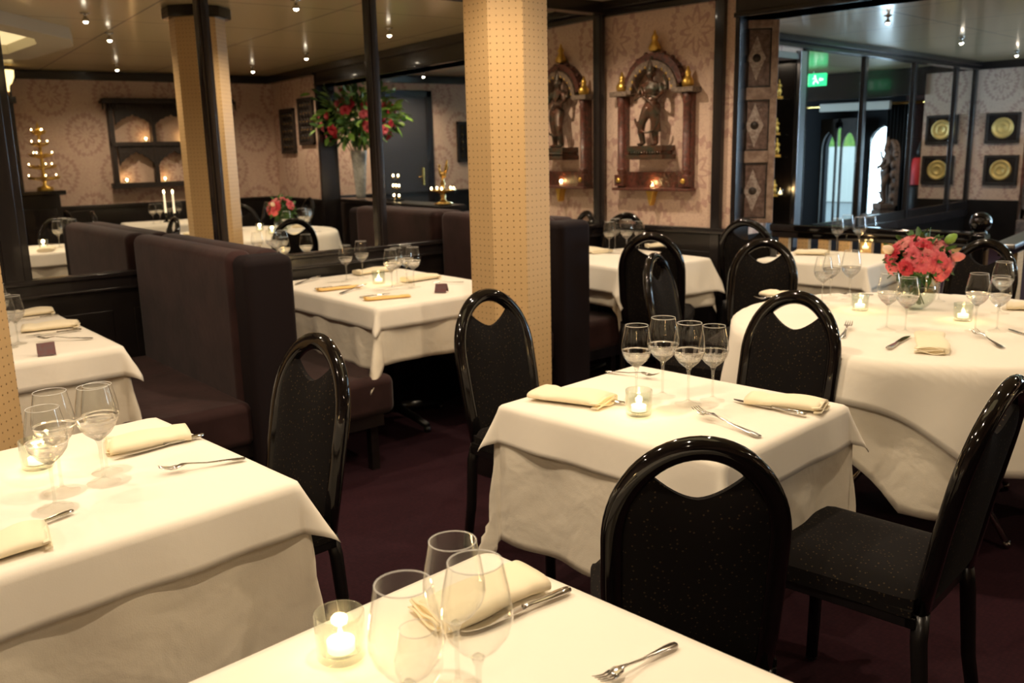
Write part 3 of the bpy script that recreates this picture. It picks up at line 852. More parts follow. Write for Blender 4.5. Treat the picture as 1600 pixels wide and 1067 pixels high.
for i, (x, y) in enumerate(((.55, 3.15), (.62, 3.24), (.86, 3.50), (.93, 3.42))):
    G(0, 0, .21, ['far left', 'near left', 'far right', 'near right'][i] + ' wine glass on the table with two tapers, seen in the mirror', g, (x, y))

for o in list(C.objects):      # the nearest glasses go without the added brightening base
    if o.parent and o.parent.get('group') == 'wine glasses on the nearest table' and o.name.startswith('bowl_base'):
        bpy.data.objects.remove(o)

# ------------------------------------------------------------------ tealights in glass holders
def make_tealight(label, loc, light=.4):
    t = thing('tealight_holder', label, 'candle', loc)
    prof = [(0, .001), (.031, .001), (.034, .004), (.0355, .068), (.0345, .0695), (.0325, .068), (.0305, .014), (.026, .0105), (0, .0105)]
    MB().lathe(prof, 28, cap=False).build('glass_holder', M['glass_thick'], t)
    c = MB().lathe([(0, .012), (.0195, .012), (.0198, .027), (.0185, .0262), (0, .0255)], 20, cap=False).build('wax', M['wax'], t)
    MB().lathe([(0, .026), (.0032, .029), (.0042, .034), (.0026, .042), (0, .050)], 10, cap=False).build('flame', M['flame'], t)
    l = bpy.data.lights.new('candle_light', 'POINT'); l.energy = light; l.color = (1, .6, .25); l.shadow_soft_size = .012
    lo = bpy.data.objects.new('candle_light', l); C.objects.link(lo); lo.parent = t; lo.location = (0, 0, .056)
    return t
g = 'tealights on the tables'
tl0 = make_tealight('tealight in a clear glass on the nearest table at the bottom', atz(534, 1026, TZ)); tl0['group'] = g
for (px, py, lb) in ((998, 648, 'tealight in a clear glass in front of the four glasses on the centre table'), (60, 731, 'tealight behind the glasses on the near left table'),
                     (592, 443, 'tealight in the middle of the table between the benches'), (1343, 485, 'left tealight on the round table'),
                     (1504, 501, 'right tealight on the round table'), (1352, 391, 'tealight beside the glasses in front of the railing')):
    p = atz(px, py, TZ); dup(tl0, (p.x, p.y, TZ), 1, lb, g)
dup(tl0, (.60, 3.55, TZ), 1, 'tealight on the table with two tapers, seen in the mirror', g)

# ------------------------------------------------------------------ cutlery
def make_fork(label):
    t = thing('fork', label, 'fork', (0, 0, 0))
    # along +x: handle end at -.1, tines at +.1
    def zc(x):
        return .004 + .010 * max(0, 1 - abs(x - .045) / .05) + (.0 if x < .06 else .012 * ((x - .06) / .04) * 0) + .003 * cos(x * 25)
    wid = [(-.100, .006), (-.095, .0095), (-.08, .0105), (-.05, .007), (-.01, .0035), (.025, .003), (.038, .005), (.048, .0115), (.060, .0125), (.066, .0125)]
    mb = MB(); N = len(wid)
    vs = []; 
    for (x, w_) in wid:
        z = zc(x)
        vs += [(x, -w_, z), (x, -w_ * .5, z + .0022), (x, w_ * .5, z + .0022), (x, w_, z), (x, 0, z - .0012)]
    fs = []
    for i in range(N - 1):
        for q in range(5):
            a = i * 5 + q; b = i * 5 + (q + 1) % 5
            fs.append((a, b, b + 5, a + 5))
    fs.append((0, 4, 3, 2, 1)); e = (N - 1) * 5; fs.append((e, e + 1, e + 2, e + 3, e + 4))
    mb.add(vs, fs, True); mb.build('handle', M['steel'], t)
    tn = MB()
    for j in range(4):
        y = -.0105 + j * .007
        tn.tube([(.060, y, zc(.06)), (.075, y * .98, zc(.06) - .001), (.09, y * .95, zc(.06) + .003), (.102, y * .93, zc(.06) + .008)], [.0021, .0019, .0015, .0007], 6)
    tn.build('tines', M['steel'], t)
    return t
def make_knife(label):
    t = thing('table_knife', label, 'knife', (0, 0, 0))
    wid = [(-.110, .005), (-.107, .0085), (-.09, .0098), (-.06, .0085), (-.035, .006), (-.02, .0055), (-.012, .0075)]
    vs = []; fs = []
    for (x, w_) in wid:
        for q in range(10):
            a = 2 * pi * q / 10; vs.append((x, w_ * cos(a), .0055 + .0048 * sin(a) * (w_ / .0098) ** .5))
    for i in range(len(wid) - 1):
        for q in range(10): b = (q + 1) % 10; fs.append((i * 10 + q, i * 10 + b, i * 10 + 10 + b, i * 10 + 10 + q))
    fs.append(tuple(reversed(range(10)))); fs.append(tuple(60 + q for q in range(10)))
    MB().add(vs, fs, True).build('handle', M['steel'], t)
    top = [(-.014, .006), (.02, .0085), (.06, .009), (.085, .007), (.102, .001)]
    bot = [(.108, -.006), (.09, -.0085), (.06, -.0095), (.02, -.0085), (-.014, -.006)]
    MB().prism(top + bot, .0035, .0050).build('blade', M['steel'], t)
    return t
fk0 = make_fork('fork at the front of the centre table'); kn0 = make_knife('table knife beside the rolled napkin on the centre table')
used = set()
def along(proto, base, p0, p1, label, group, z=TZ + .0008, length=.2):
    """p0 = pixel of the handle end, p1 = pixel of the tip"""
    a = atz(*p0, z); b = atz(*p1, z); d = b - a
    s = min(1.15, max(.8, d.length / length)); c = (a + b) / 2; rz = atan2(d.y, d.x)
    if proto.name not in used:
        used.add(proto.name); proto.location = (c.x, c.y, z); proto.rotation_euler = (0, 0, rz); proto.scale = (s,) * 3; proto['label'] = label; proto['group'] = group; return proto
    return dup(proto, (c.x, c.y, z), rz, label, group, s)
g = 'forks on the tables'
for a, b, lb in (((1190, 684), (1084, 647), 'fork at the front of the centre table, nearest the chair back'), ((946, 581), (1028, 592), 'fork at the back of the centre table behind the glasses'),
                 ((383, 717), (250, 741), 'fork at the right side of the near left table'), ((1050, 1010), (940, 1072), 'fork at the bottom edge on the nearest table'),
                 ((1577, 549), (1513, 519), 'fork at the right front of the round table'), ((1314, 531), (1328, 508), 'fork beside the hooped chair on the round table'),
                 ((145, 529), (60, 533), 'fork next to the tent card on the table left of the bench'), ((456, 446), (505, 434), 'fork at the left end of the table between the benches'),
                 ((524, 461), (578, 447), 'fork between the two ochre napkins'), ((724, 441), (676, 445), 'fork at the far right of the table between the benches'),
                 ((1245, 466), (1180, 470), 'fork at the left rim of the round table'), ((1357, 461), (1318, 462), 'fork behind the glasses at the back of the round table')):
    along(fk0, None, a, b, lb, g)
g = 'knives on the tables'
for a, b, lb in (((1259, 650), (1143, 626), 'table knife beside the rolled napkin on the centre table'), ((890, 924), (722, 993), 'large table knife beside the rolled napkin on the nearest table'),
                 ((318, 682), (175, 718), 'table knife in front of the napkin on the near left table'), ((127, 516), (40, 527), 'table knife on the table left of the bench, nearer one'),
                 ((88, 493), (30, 501), 'table knife on the table left of the bench, farther one'), ((1387, 547), (1420, 526), 'table knife in the front middle of the round table'),
                 ((1612, 527), (1583, 518), 'table knife at the right edge of the round table'), ((688, 434), (640, 441), 'table knife behind the tent card between the benches'),
                 ((962, 630), (900, 622), 'table knife tucked under the flat napkin on the centre table'), ((492, 453), (550, 446), 'table knife under the left ochre napkin'),
                 ((562, 466), (610, 459), 'table knife under the right ochre napkin'), ((76, 815), (20, 836), 'table knife under the napkin at the left edge of the near left table')):
    along(kn0, None, a, b, lb, g, length=.22)

# ------------------------------------------------------------------ folded napkins
def make_napkin(label, m, L=.20, W=.085, H=.020, roll=True):
    """folded napkin along +x: a soft outer roll and the layered open end"""
    t = thing('folded_napkin', label, 'napkin', (0, 0, 0))
    n = 22
    def fn(u, v):
        x = -L / 2 + L * v
        a = u * 2 * pi
        ww = W / 2 * (1 + .05 * sin(x * 40)); hh = H / 2 * (1 + .22 * sin(x * 23 + 1) + (.25 if v < .2 else 0))
        cx = cos(a); sx_ = sin(a)
        e = .55
        y = ww * abs(cx) ** e * (1 if cx > 0 else -1); z = hh * abs(sx_) ** .8 * (1 if sx_ > 0 else -1)
        sk = .010 * sin(x * 18)
        return (x + .06 * y * (v - .5), y + sk, max(0.0006, hh + z * (1 + .25 * (y / W))))
    body = MB().grid(n, 14, fn, closed=True)
    k = len(body.v); body.f.append(tuple(reversed(range(n)))); body.sm.append(False); body.f.append(tuple(range(13 * n, 14 * n))); body.sm.append(False)
    body.build('folded_body', m, t)
    ly = MB()
    for q in range(3):
        z0 = .003 + q * H * .32; s = 1 if q % 2 else -1
        def lf(u, v, z0=z0, q=q, s=s):
            x = L / 2 - .012 + .022 * v - q * .003
            y = (u * 2 - 1) * W * .46
            return (x, y, z0 + .0035 * sin(u * 7 + q * 2) + .002 * v)
        ly.grid(12, 4, lf)
    ly.build('layered_edge', m, t, solid=.0022)
    return t
def napkin(proto, c0, c1, label, group, width=None, z=TZ + .0005, L0=.20):
    a = atz(*c0, z + .008); b = atz(*c1, z + .008); d = b - a; s = d.length / L0; c = (a + b) / 2; rz = atan2(d.y, d.x)
    sc = (s, (width / .085) if width else s, 1.0)
    if proto.name not in used:
        used.add(proto.name); proto.location = (c.x, c.y, z); proto.rotation_euler = (0, 0, rz); proto.scale = sc; proto['label'] = label; proto['group'] = group; return
    dup(proto, (c.x, c.y, z), rz, label, group, sc)
nk0 = make_napkin('x', M['napkin'], H=.024); nko = make_napkin('x', M['ochre'], H=.010)
g = 'folded napkins on the tables'
napkin(nk0, (1172, 622), (1285, 638), 'rolled cream napkin at the right end of the centre table', g, .085)
napkin(nk0, (845, 612), (945, 630), 'flat folded cream napkin at the left end of the centre table', g, .11)
napkin(nk0, (838, 905), (668, 962), 'rolled cream napkin behind the glasses on the nearest table', g, .10)
napkin(nk0, (295, 678), (170, 697), 'folded cream napkin behind the knife on the near left table', g, .11)
napkin(nk0, (-40, 862), (74, 838), 'folded cream napkin cut by the left edge on the near left table', g, .11)
napkin(nk0, (35, 514), (120, 507), 'folded cream napkin on the table left of the bench, nearer one', g, .10)
napkin(nk0, (20, 492), (82, 486), 'folded cream napkin on the table left of the bench, farther one', g, .10)
napkin(nk0, (555, 427), (608, 421), 'cream napkin at the mirror end of the table between the benches', g, .09)
napkin(nk0, (630, 438), (682, 432), 'cream napkin behind the right glasses between the benches', g, .09)
napkin(nk0, (938, 394), (908, 388), 'cream napkin at the left corner of the table below the statue', g, .16)
napkin(nk0, (1010, 385), (1042, 384), 'cream napkin behind the chair hoop on the table below the statue', g, .12)
napkin(nk0, (1245, 394), (1292, 396), 'cream napkin at the left end of the table in front of the railing', g, .12)
napkin(nk0, (1200, 458), (1252, 466), 'cream napkin at the left rim of the round table', g, .10)
napkin(nk0, (1458, 524), (1452, 549), 'cream napkin with a wavy open end in the front middle of the round table', g, .10)
napkin(nk0, (1572, 478), (1625, 481), 'cream napkin cut by the right edge on the round table', g, .10)
napkin(nko, (640, 461), (572, 466), 'ochre napkin near the front corner of the table between the benches', 'ochre napkins between the benches', .06)
napkin(nko, (562, 446), (498, 452), 'ochre napkin left of the tealight on the table between the benches', 'ochre napkins between the benches', .06)

# tent cards
def tent(px, py, rz, label):
    p = atz(px, py, TZ); t = thing('tent_card', label, 'card', (p.x, p.y, TZ), rz, 'tent cards on the bench tables')
    MB().add([(-.03, -.028, 0), (.03, -.028, 0), (.03, 0, .042), (-.03, 0, .042)], [(0, 1, 2, 3)]).build('front_flap', M['card'], t, solid=.001)
    MB().add([(-.03, .028, 0), (.03, .028, 0), (.03, 0, .0425), (-.03, 0, .0425)], [(3, 2, 1, 0)]).build('rear_flap', M['card'], t, solid=.001)
tent(73, 553, R(75), 'small dark tent card on the table left of the bench')
tent(690, 456, R(35), 'small dark tent card on the table between the benches')

# ------------------------------------------------------------------ flowers
def blossom_mb(r, layers=4, seed=0, ruff=.25):
    rnd = random.Random(seed); mb = MB()
    for L in range(layers):
        npet = 5 + L * 2; rr = r * (.28 + .72 * (L + 1) / layers); open_ = .25 + .85 * L / max(1, layers - 1)
        for i in range(npet):
            a = 2 * pi * i / npet + L * .5 + rnd.uniform(-.15, .15); wd = 2.3 * rr / npet * 1.7
            def pf(u, v, a=a, rr=rr, open_=open_, wd=wd, ph=rnd.uniform(0, 6)):
                w_ = (u * 2 - 1) * wd * sin(pi * min(.98, .15 + v * .75)) ** .7
                el = open_ * v * 1.2
                rad = rr * v * sin(.25 + el) ; z = rr * v * cos(.25 + el) * .9 + .1 * r
                rad += ruff * r * .25 * sin(u * 9 + ph) * v * v; z += ruff * r * .2 * cos(u * 8 + ph) * v * v
                return (rad * cos(a) - w_ * sin(a), rad * sin(a) + w_ * cos(a), z - abs(u * 2 - 1) ** 2 * .0)
            mb.grid(5, 5, pf)
    return mb
def orient(d):
    return Vector((0, 0, 1)).rotation_difference(Vector(d).normalized()).to_matrix().to_4x4()
def leaf_add(mb, p, d, L, W, rnd):
    d = Vector(d).normalized(); s = d.cross(Vector((rnd.uniform(-1, 1), rnd.uniform(-1, 1), rnd.uniform(-.2, 1)))).normalized(); nrm = d.cross(s)
    p = Vector(p)
    def lf(u, v):
        w_ = (u * 2 - 1) * W * sin(pi * (v * .93 + .04)) ** .8
        return p + d * (L * v) + s * w_ + nrm * (L * .22 * v * v - abs(u * 2 - 1) * W * .3)
    mb.grid(3, 6, lf)
def bouquet(loc):
    t = thing('flower_bouquet', 'round bouquet of pink and red flowers with green leaves on the round table', 'flowers', loc)
    rnd = random.Random(5); c = Vector((0, 0, .20))
    spec = [('pink', .052, (.8, -.6, -.25)), ('pink', .045, (.1, -.9, .1)), ('red', .05, (-.9, -.45, .35)), ('salmon', .045, (-.55, -.35, .8)), ('pink', .045, (-.75, -.5, -.05)),
            ('red', .042, (.1, -.65, .65)), ('salmon', .045, (.45, -.4, .8)), ('pink', .042, (-.15, -.8, .35)), ('pink', .04, (.75, .1, .6)), ('pink', .045, (-.2, .2, 1)),
            ('salmon', .04, (.95, .1, .1)), ('red', .04, (.5, .6, .5)), ('pink', .045, (-.6, .6, .4)), ('pink', .05, (.55, -.85, .15)), ('red', .036, (-.35, -.85, -.1)), ('salmon', .036, (.2, -.85, .35)), ('pink', .04, (-.1, -.5, .9))]
    # turn the layout so that 'front' faces the camera
    fr = Matrix.Rotation(R(22), 4, 'Z')
    for i, (m_, r, d) in enumerate(spec):
        dv = fr @ Vector(d); dv.normalize()
        pos = c + Vector((dv.x * .13, dv.y * .13, dv.z * .105))
        mb = blossom_mb(r * 1.02, 5 if r > .042 else 4, i).xf(Matrix.Translation(pos - dv * r * .35) @ orient(dv))
        o = mb.build('blossom', M[m_], t)
        if m_ == 'red': o['label'] = 'deep red blossom'
        if m_ == 'salmon': o['label'] = 'pale pink blossom'
    for i, (d, l_) in enumerate((((-.95, -.6, .45), 'cream tulip bud'), ((.98, -.3, .2), 'pale pink tulip bud'), ((.85, -.15, .75), 'greenish bud'))):
        dv = (fr @ Vector(d)).normalized(); pos = c + dv * .125
        o = MB().lathe([(0, 0), (.012, .004), (.019, .018), (.019, .032), (.011, .048), (.003, .055)], 10, cap=False).xf(Matrix.Translation(pos) @ orient(dv)).build('tulip_bud', M['cream_petal' if i == 0 else ('salmon' if i == 1 else 'leaf_light')], t)
        o['label'] = l_
    lf = MB()
    for i in range(230):
        d = Vector((rnd.gauss(0, 1), rnd.gauss(0, 1), rnd.gauss(.1, .8))).normalized()
        leaf_add(lf, c + d * rnd.uniform(.05, .10), d + Vector((rnd.uniform(-.5, .5), rnd.uniform(-.5, .5), rnd.uniform(-.5, .2))), rnd.uniform(.045, .068), rnd.uniform(.008, .016), rnd)
    lf.sphere(c, (.075, .075, .065), 12, 8)
    lf.build('foliage', M['leaf'], t)
    st = MB()
    for i in range(14):
        a = rnd.uniform(0, 6.28); r1 = rnd.uniform(.01, .045); b = a + rnd.uniform(1.5, 3.5)
        st.tube([(r1 * cos(b), r1 * sin(b), .02), (.01 * cos(a), .01 * sin(a), .10), (.05 * cos(a), .05 * sin(a), .17)], .0028, 6)
    st.build('stems', M['stem'], t)
    return t
vp = atz(1430, 483, TZ)
vt = thing('fishbowl_vase', 'round clear glass bowl vase holding the pink bouquet', 'vase', (vp.x, vp.y, TZ))
vprof = [(0, .002), (.03, .002)] + [(.078 * sin(a), .076 - .076 * cos(a)) for a in [.45 + i * (2.15) / 16 for i in range(17)]] + [(.044, .147)]
MB().lathe(vprof, 32, cap=False).build('glass_bowl', M['glass_thick'], vt)
wprof = [(0, .006), (.03, .006)] + [(.073 * sin(a), .076 - .072 * cos(a)) for a in [.45 + i * (1.35) / 10 for i in range(11)]] + [(0, .0925)]
MB().lathe(wprof, 28, cap=False).build('water', M['glass_thick'], vt)
bouquet((vp.x, vp.y, TZ))

# tall arrangement in the rear room (seen in the mirror)
def tall_arrangement():
    base = (.60, 5.58, DZ + .005)
    v = thing('tall_glass_vase', 'tall tapering glass vase seen in the mirror, under the big arrangement', 'vase', base)
    MB().lathe([(0, .004), (.055, .004), (.06, .05), (.075, .30), (.10, .56)], 24, cap=False).build('glass_body', mat('frosted_glass', (.5, .5, .46), .25, spec=.8, noise=.3, nscale=30), v)
    t = thing('flower_arrangement', 'very large arrangement of green branches with red and pink flowers, seen in the mirror', 'flowers', base)
    rnd = random.Random(11); c = Vector((0, 0, .92))
    a_, b_ = MB(), MB()
    for i in range(620):
        d = Vector((rnd.gauss(0, 1), rnd.gauss(0, 1), rnd.gauss(.1, .8))).normalized()
        rr = rnd.uniform(.10, .50) * (1 if rnd.random() < .93 else 1.35)
        if d.z < -.3: rr *= .7
        p = c + Vector((d.x * rr * 1.05, d.y * rr * 1.05, d.z * rr * .9))
        leaf_add(a_ if i % 5 < 2 else b_, p, d + Vector((rnd.uniform(-.7, .7), rnd.uniform(-.7, .7), rnd.uniform(-.6, .3))), rnd.uniform(.08, .14), rnd.uniform(.016, .032), rnd)
    a_.build('dark_foliage', M['leaf'], t); b_.build('fresh_foliage', M['leaf_light'], t)
    for i in range(52):
        d = Vector((rnd.gauss(0, 1), rnd.gauss(0, 1), rnd.uniform(-.5, .6))).normalized(); rr = rnd.uniform(.33, .46)
        p = c + Vector((d.x * rr, d.y * rr, d.z * rr * .9))
        blossom_mb(rnd.uniform(.045, .075), 3, i).xf(Matrix.Translation(p) @ orient(d)).build('blossom', M[rnd.choice(['red', 'pink', 'red'])], t)
    br = MB()
    for i in range(26):
        a = rnd.uniform(0, 6.28); r1 = rnd.uniform(.2, .5)
        br.tube([(.02 * cos(a), .02 * sin(a), .03), (.05 * cos(a), .05 * sin(a), .5), (r1 * .6 * cos(a), r1 * .6 * sin(a), .85), (r1 * cos(a), r1 * sin(a), 1.05 + rnd.uniform(-.15, .3))], .005, 5)
    br.build('branches', M['stem'], t)
tall_arrangement()

# ------------------------------------------------------------------ ceiling spotlights
def make_spot(label, loc):
    t = thing('ceiling_spotlight', label, 'light', loc)
    MB().lathe([(0, 0), (.032, 0), (.034, -.006), (.012, -.012), (.010, -.030), (.018, -.036), (.026, -.060), (.024, -.062), (.016, -.045), (0, -.045)], 16, cap=False).build('housing', M['fitting'], t)
    MB().lathe([(0, -.046), (.013, -.050), (.017, -.060), (.012, -.070), (0, -.074)], 12, cap=False).build('bulb', M['bulb'], t)
    l = bpy.data.lights.new('spot_light', 'SPOT'); l.energy = SPOT_W; l.color = WARM; l.shadow_soft_size = .03; l.spot_size = R(150); l.spot_blend = .7
    lo = bpy.data.objects.new('spot_light', l); C.objects.link(lo); lo.parent = t; lo.location = (0, 0, -.085)
    return t
spots = [(-3.95, 4.35, 'added to brighten the shrine wall'), (-2.33, 2.17, 'above the table between the benches'), (-1.29, 2.53, 'above the centre table'), (1.38, 3.13, 'nearest the carved niche shelf'), (1.12, 4.55, 'above the corner beside the wall panels'),  # the first one is an added lamp that brightens the shrine wall
         (-.48, 4.55, 'behind the round table, before the beam'), (-2.5, 4.45, 'above the table below the statue'), (1.12, 6.8, 'behind the beam in front of the grey door'), (-.43, 6.1, 'just behind the header beam'),
         (.87, 6.1, 'behind the beam above the tall arrangement'), (-3.31, 7.64, 'brightest of those over the rear room'), (-3.52, 9.88, 'above the rear mirrors'), (-3.64, 11.99, 'above the wall of gold plates'),
         (-2.935, 6.42, 'at the top edge beyond the beam'), (-3.5, 3.25, 'above the rear velvet bench'), (-3.4, 1.0, 'above the left bench table'), (-1.9, .55, 'above the near left table'),
         (-.65, .75, 'above the nearest table'), (.6, -.8, 'behind the photographer'), (-2.4, -1.0, 'at the far left rear')]
s0 = None
for x, y, lb in spots:
    L_ = 'small bright ceiling spotlight ' + lb
    if s0 is None: s0 = make_spot(L_, (x, y, CZ)); s0['group'] = 'ceiling spotlights'
    else: dup(s0, (x, y, CZ), 0, L_, 'ceiling spotlights')
# lit cove box on the ceiling (upper left of the mirror)
cv = thing('ceiling_cove', 'cream dropped ceiling box with warm glowing inside, reflected at the upper left', 'light', (-1.3, 1.45, CZ))
cpoly = [(-2.40, 1.50), (-1.50, 2.20), (-1.02, 2.30), (.25, 2.12), (.40, 1.40), (-.6, 1.0), (-1.8, 1.02)]
q1 = [(x + 1.3, y - 1.45) for x, y in cpoly]
q2 = [(x * .70, y * .62 + .04) for x, y in q1]
mb = MB()
for i in range(7):
    j = (i + 1) % 7
    vs = [(*q1[i], 0), (*q1[j], 0), (*q2[j], 0), (*q2[i], 0), (*q1[i], -.09), (*q1[j], -.09), (*q2[j], -.09), (*q2[i], -.09)]
    mb.add(vs, [(4, 5, 6, 7), (0, 1, 5, 4), (2, 3, 7, 6)])
mb.build('cove_box', M['plaster'], cv)
MB().prism(q2, -.012, -.004).build('glowing_panel', M['cove'], cv)

# ------------------------------------------------------------------ statue shrine
def arc(cx, cz, r, a0, a1, n): return [(cx + r * cos(a0 + (a1 - a0) * i / n), cz + r * sin(a0 + (a1 - a0) * i / n)) for i in range(n + 1)]
SX0, SX1 = aty(968, 200, WY).x, aty(1092, 200, WY).x
scx = (SX0 + SX1) / 2; sw = SX1 - SX0
sb = 1.145; st_ = 2.13
t = thing('carved_wall_shrine', 'carved red and grey wooden shrine frame with gilt finials, hanging on the damask wall', 'wall shrine', (scx, WY, 0))
hw = sw / 2
def yb(mb, x0, x1, z0, z1, d0, d1): return mb.box(x0, x1, -d1, -d0, z0, z1)
yb(MB(), -hw + .03, hw - .03, 1.155, 1.27, .002, .035).build('lower_board', M['redwood'], t, bevel=.004)
yb(MB(), -hw + .01, hw - .01, 1.14, 1.16, .002, .10).build('shelf', M['redwood'], t, bevel=.005)
for sx in (-1, 1):
    c = sx * (hw - .06)
    mb = MB(); mb.box(c - .035, c + .035, -.05, -.002, 1.16, 1.80)
    mb.lathe([(.028, 1.20), (.034, 1.24), (.024, 1.26), (.034, 1.28), (.028, 1.30)] + [(.028, 1.30), (.028, 1.72), (.035, 1.74), (.027, 1.76), (.038, 1.79)], 14, (c, -.052, 0))
    mb.build('pillar', M['redwood'], t)
    yb(MB(), c - .04, c + .04, 1.17, 1.25, .05, .085).build('base_block', M['redwood'], t, bevel=.004)
    MB().sphere((c, -.09, 1.21), (.018, .01, .018), 10, 6).build('rosette', M['gold'], t)
    yb(MB(), c - .075, c + .075, 1.79, 1.825, .002, .10).build('capital', M['greywood'], t, bevel=.004)
    MB().lathe([(.03, 1.825), (.040, 1.84), (.040, 1.865), (.026, 1.885), (.016, 1.90), (.022, 1.915), (.014, 1.93), (.006, 1.955), (0, 1.96)], 16, (c + .0, -.05, 0)).build('gilt_finial', M['gold'], t)
mb = MB(); ro, ri = hw * .64, hw * .64 - .045
mb.prism(arc(0, 1.80, ro, 0, pi, 24) + arc(0, 1.80, ri, pi, 0, 24), -.09, -.002, 'y'); mb.build('grey_arch', M['greywood'], t, bevel=.003)
mb = MB(); mb.prism(arc(0, 1.82, ro + .03, R(10), R(170), 24) + arc(0, 1.81, ro - .005, R(170), R(10), 24), -.07, -.002, 'y')
for i in range(9):
    a = R(20 + i * 17.5); mb.sphere(((ro + .035) * cos(a), -.04, 1.82 + (ro + .035) * sin(a)), (.016, .02, .016), 8, 6)
mb.build('red_crest', M['redwood'], t)
mb = MB()
for i in range(11):
    a = R(12 + i * 15.6); mb.sphere(((ri + .005) * cos(a), -.085, 1.80 + (ri + .005) * sin(a)), (.008, .008, .012), 8, 6)
mb.build('gilt_studs', M['gold'], t)
zt = 1.83 + ro + .04
MB().lathe([(.035, 0), (.045, .02), (.03, .05), (.018, .07), (.026, .09), (.012, .11), (.005, .135), (0, .14)], 14, (0, -.045, zt - .01)).build('gilt_top_finial', M['gold'], t)
MB().prism([(-.035, 1.142), (.035, 1.142), (.02, 1.10), (.012, 1.06), (0, 1.035), (-.012, 1.06), (-.02, 1.10)], -.09, -.03, 'y').build('gilt_bracket', M['gold'], t, bevel=.006)

def figure(name, label, cat, loc, rz, h, m, pedestal=True, stele=False, arms4=True, group=None, wide=1.0):
    """standing carved figure of height 1 scaled by h: one fused body, pedestal, crown"""
    t = thing(name, label, cat, loc, rz, group); t.scale = (h * wide, h * wide, h)
    mb = MB()
    tb = lambda pts, r: mb.tube(pts, r, 10)
    # legs, hips in a gentle sway; faces -y
    tb([(.055, 0, .02), (.05, -.01, .14), (.045, -.01, .26), (.035, 0, .40)], [.026, .036, .040, .060])
    tb([(-.075, -.02, .02), (-.085, -.045, .15), (-.07, -.05, .25), (-.03, -.01, .40)], [.026, .034, .040, .060])
    mb.sphere((.055, -.03, .015), (.028, .055, .018), 10, 6); mb.sphere((-.075, -.06, .015), (.028, .055, .018), 10, 6)
    mb.sphere((.005, 0, .42), (.095, .06, .06), 14, 8); mb.sphere((.0, 0, .50), (.062, .045, .08), 14, 8)
    mb.sphere((-.008, -.005, .60), (.085, .05, .075), 14, 8); mb.sphere((-.01, 0, .655), (.098, .04, .04), 14, 8)
    tb([(-.01, 0, .66), (-.008, -.004, .73)], [.03, .026])
    mb.sphere((-.006, -.008, .765), (.040, .046, .052), 14, 10)
    mb.sphere((-.006, -.052, .758), (.008, .012, .012), 8, 6)
    tb([(-.006, -.004, .80), (-.006, 0, .85), (-.006, 0, .90), (-.006, 0, .955)], [.050, .040, .028, .008])
    mb.sphere((-.05, 0, .765), (.012, .01, .024), 8, 6); mb.sphere((.038, 0, .765), (.012, .01, .024), 8, 6)
    for s in (-1, 1):
        tb([(s * .09, 0, .655), (s * .135, -.02, .56), (s * .12, -.085, .50), (s * .06, -.10, .53)], [.030, .025, .022, .014])
        if arms4: tb([(s * .09, .01, .65), (s * .17, .01, .60), (s * .185, -.02, .68), (s * .16, -.04, .75)], [.028, .023, .019, .018])
        mb.sphere((s * .06, -.10, .53), (.022, .02, .02), 8, 6)
    # scarf / garland loops
    gl = [( .13 * cos(a), -.075 - .01 * sin(a), .30 + .16 * sin(a)) for a in [pi + i * pi / 12 for i in range(13)]]
    tb(gl, .012)
    tb([(-.09, -.05, .64), (-.03, -.075, .52), (.06, -.06, .44), (.11, -.03, .34), (.10, 0, .15)], .012)
    o = mb.build('carved_body', m, t)
    rm = o.modifiers.new('fuse', 'REMESH'); rm.mode = 'VOXEL'; rm.voxel_size = .009; rm.use_smooth_shade = True
    sm = o.modifiers.new('s', 'SMOOTH'); sm.iterations = 2
    if pedestal:
        p = MB().box(-.20, .20, -.11, .10, -.06, 0).box(-.18, .18, -.095, .09, -.10, -.06).box(-.21, .21, -.12, .10, -.15, -.10)
        for i in range(13): p.sphere((-.18 + i * .03, -.10, -.078), (.014, .016, .02), 6, 5)
        p.build('pedestal', m, t, bevel=.004)
    if stele:
        a = MB().prism([(-.24, -.02), (.24, -.02), (.24, .62)] + arc(0, .66, .24, 0, pi, 14) + [(-.24, .62)], .055, .11, 'y')
        for i in range(14):
            an = R(5 + i * 13); a.sphere((.22 * cos(an), .06, .66 + .22 * sin(an)), (.035, .04, .035), 8, 6)
        for s in (-1, 1):
            for z in (.1, .25, .42, .56): a.sphere((s * .21, .04, z), (.04, .05, .06), 8, 6)
        a.build('halo_slab', m, t)
    return t
figure('carved_statue', 'dark green bronze-coloured standing figure with many arms inside the wall shrine', 'statue', (scx, WY - .075, 1.45), R(0), .62, M['bronze'], wide=1.2)
# small tealight on the shrine shelf
dup(tl0, (scx + .0, WY - .055, 1.161), 0, 'tealight burning on the shelf of the wall shrine', 'tealights on shelves', .6)

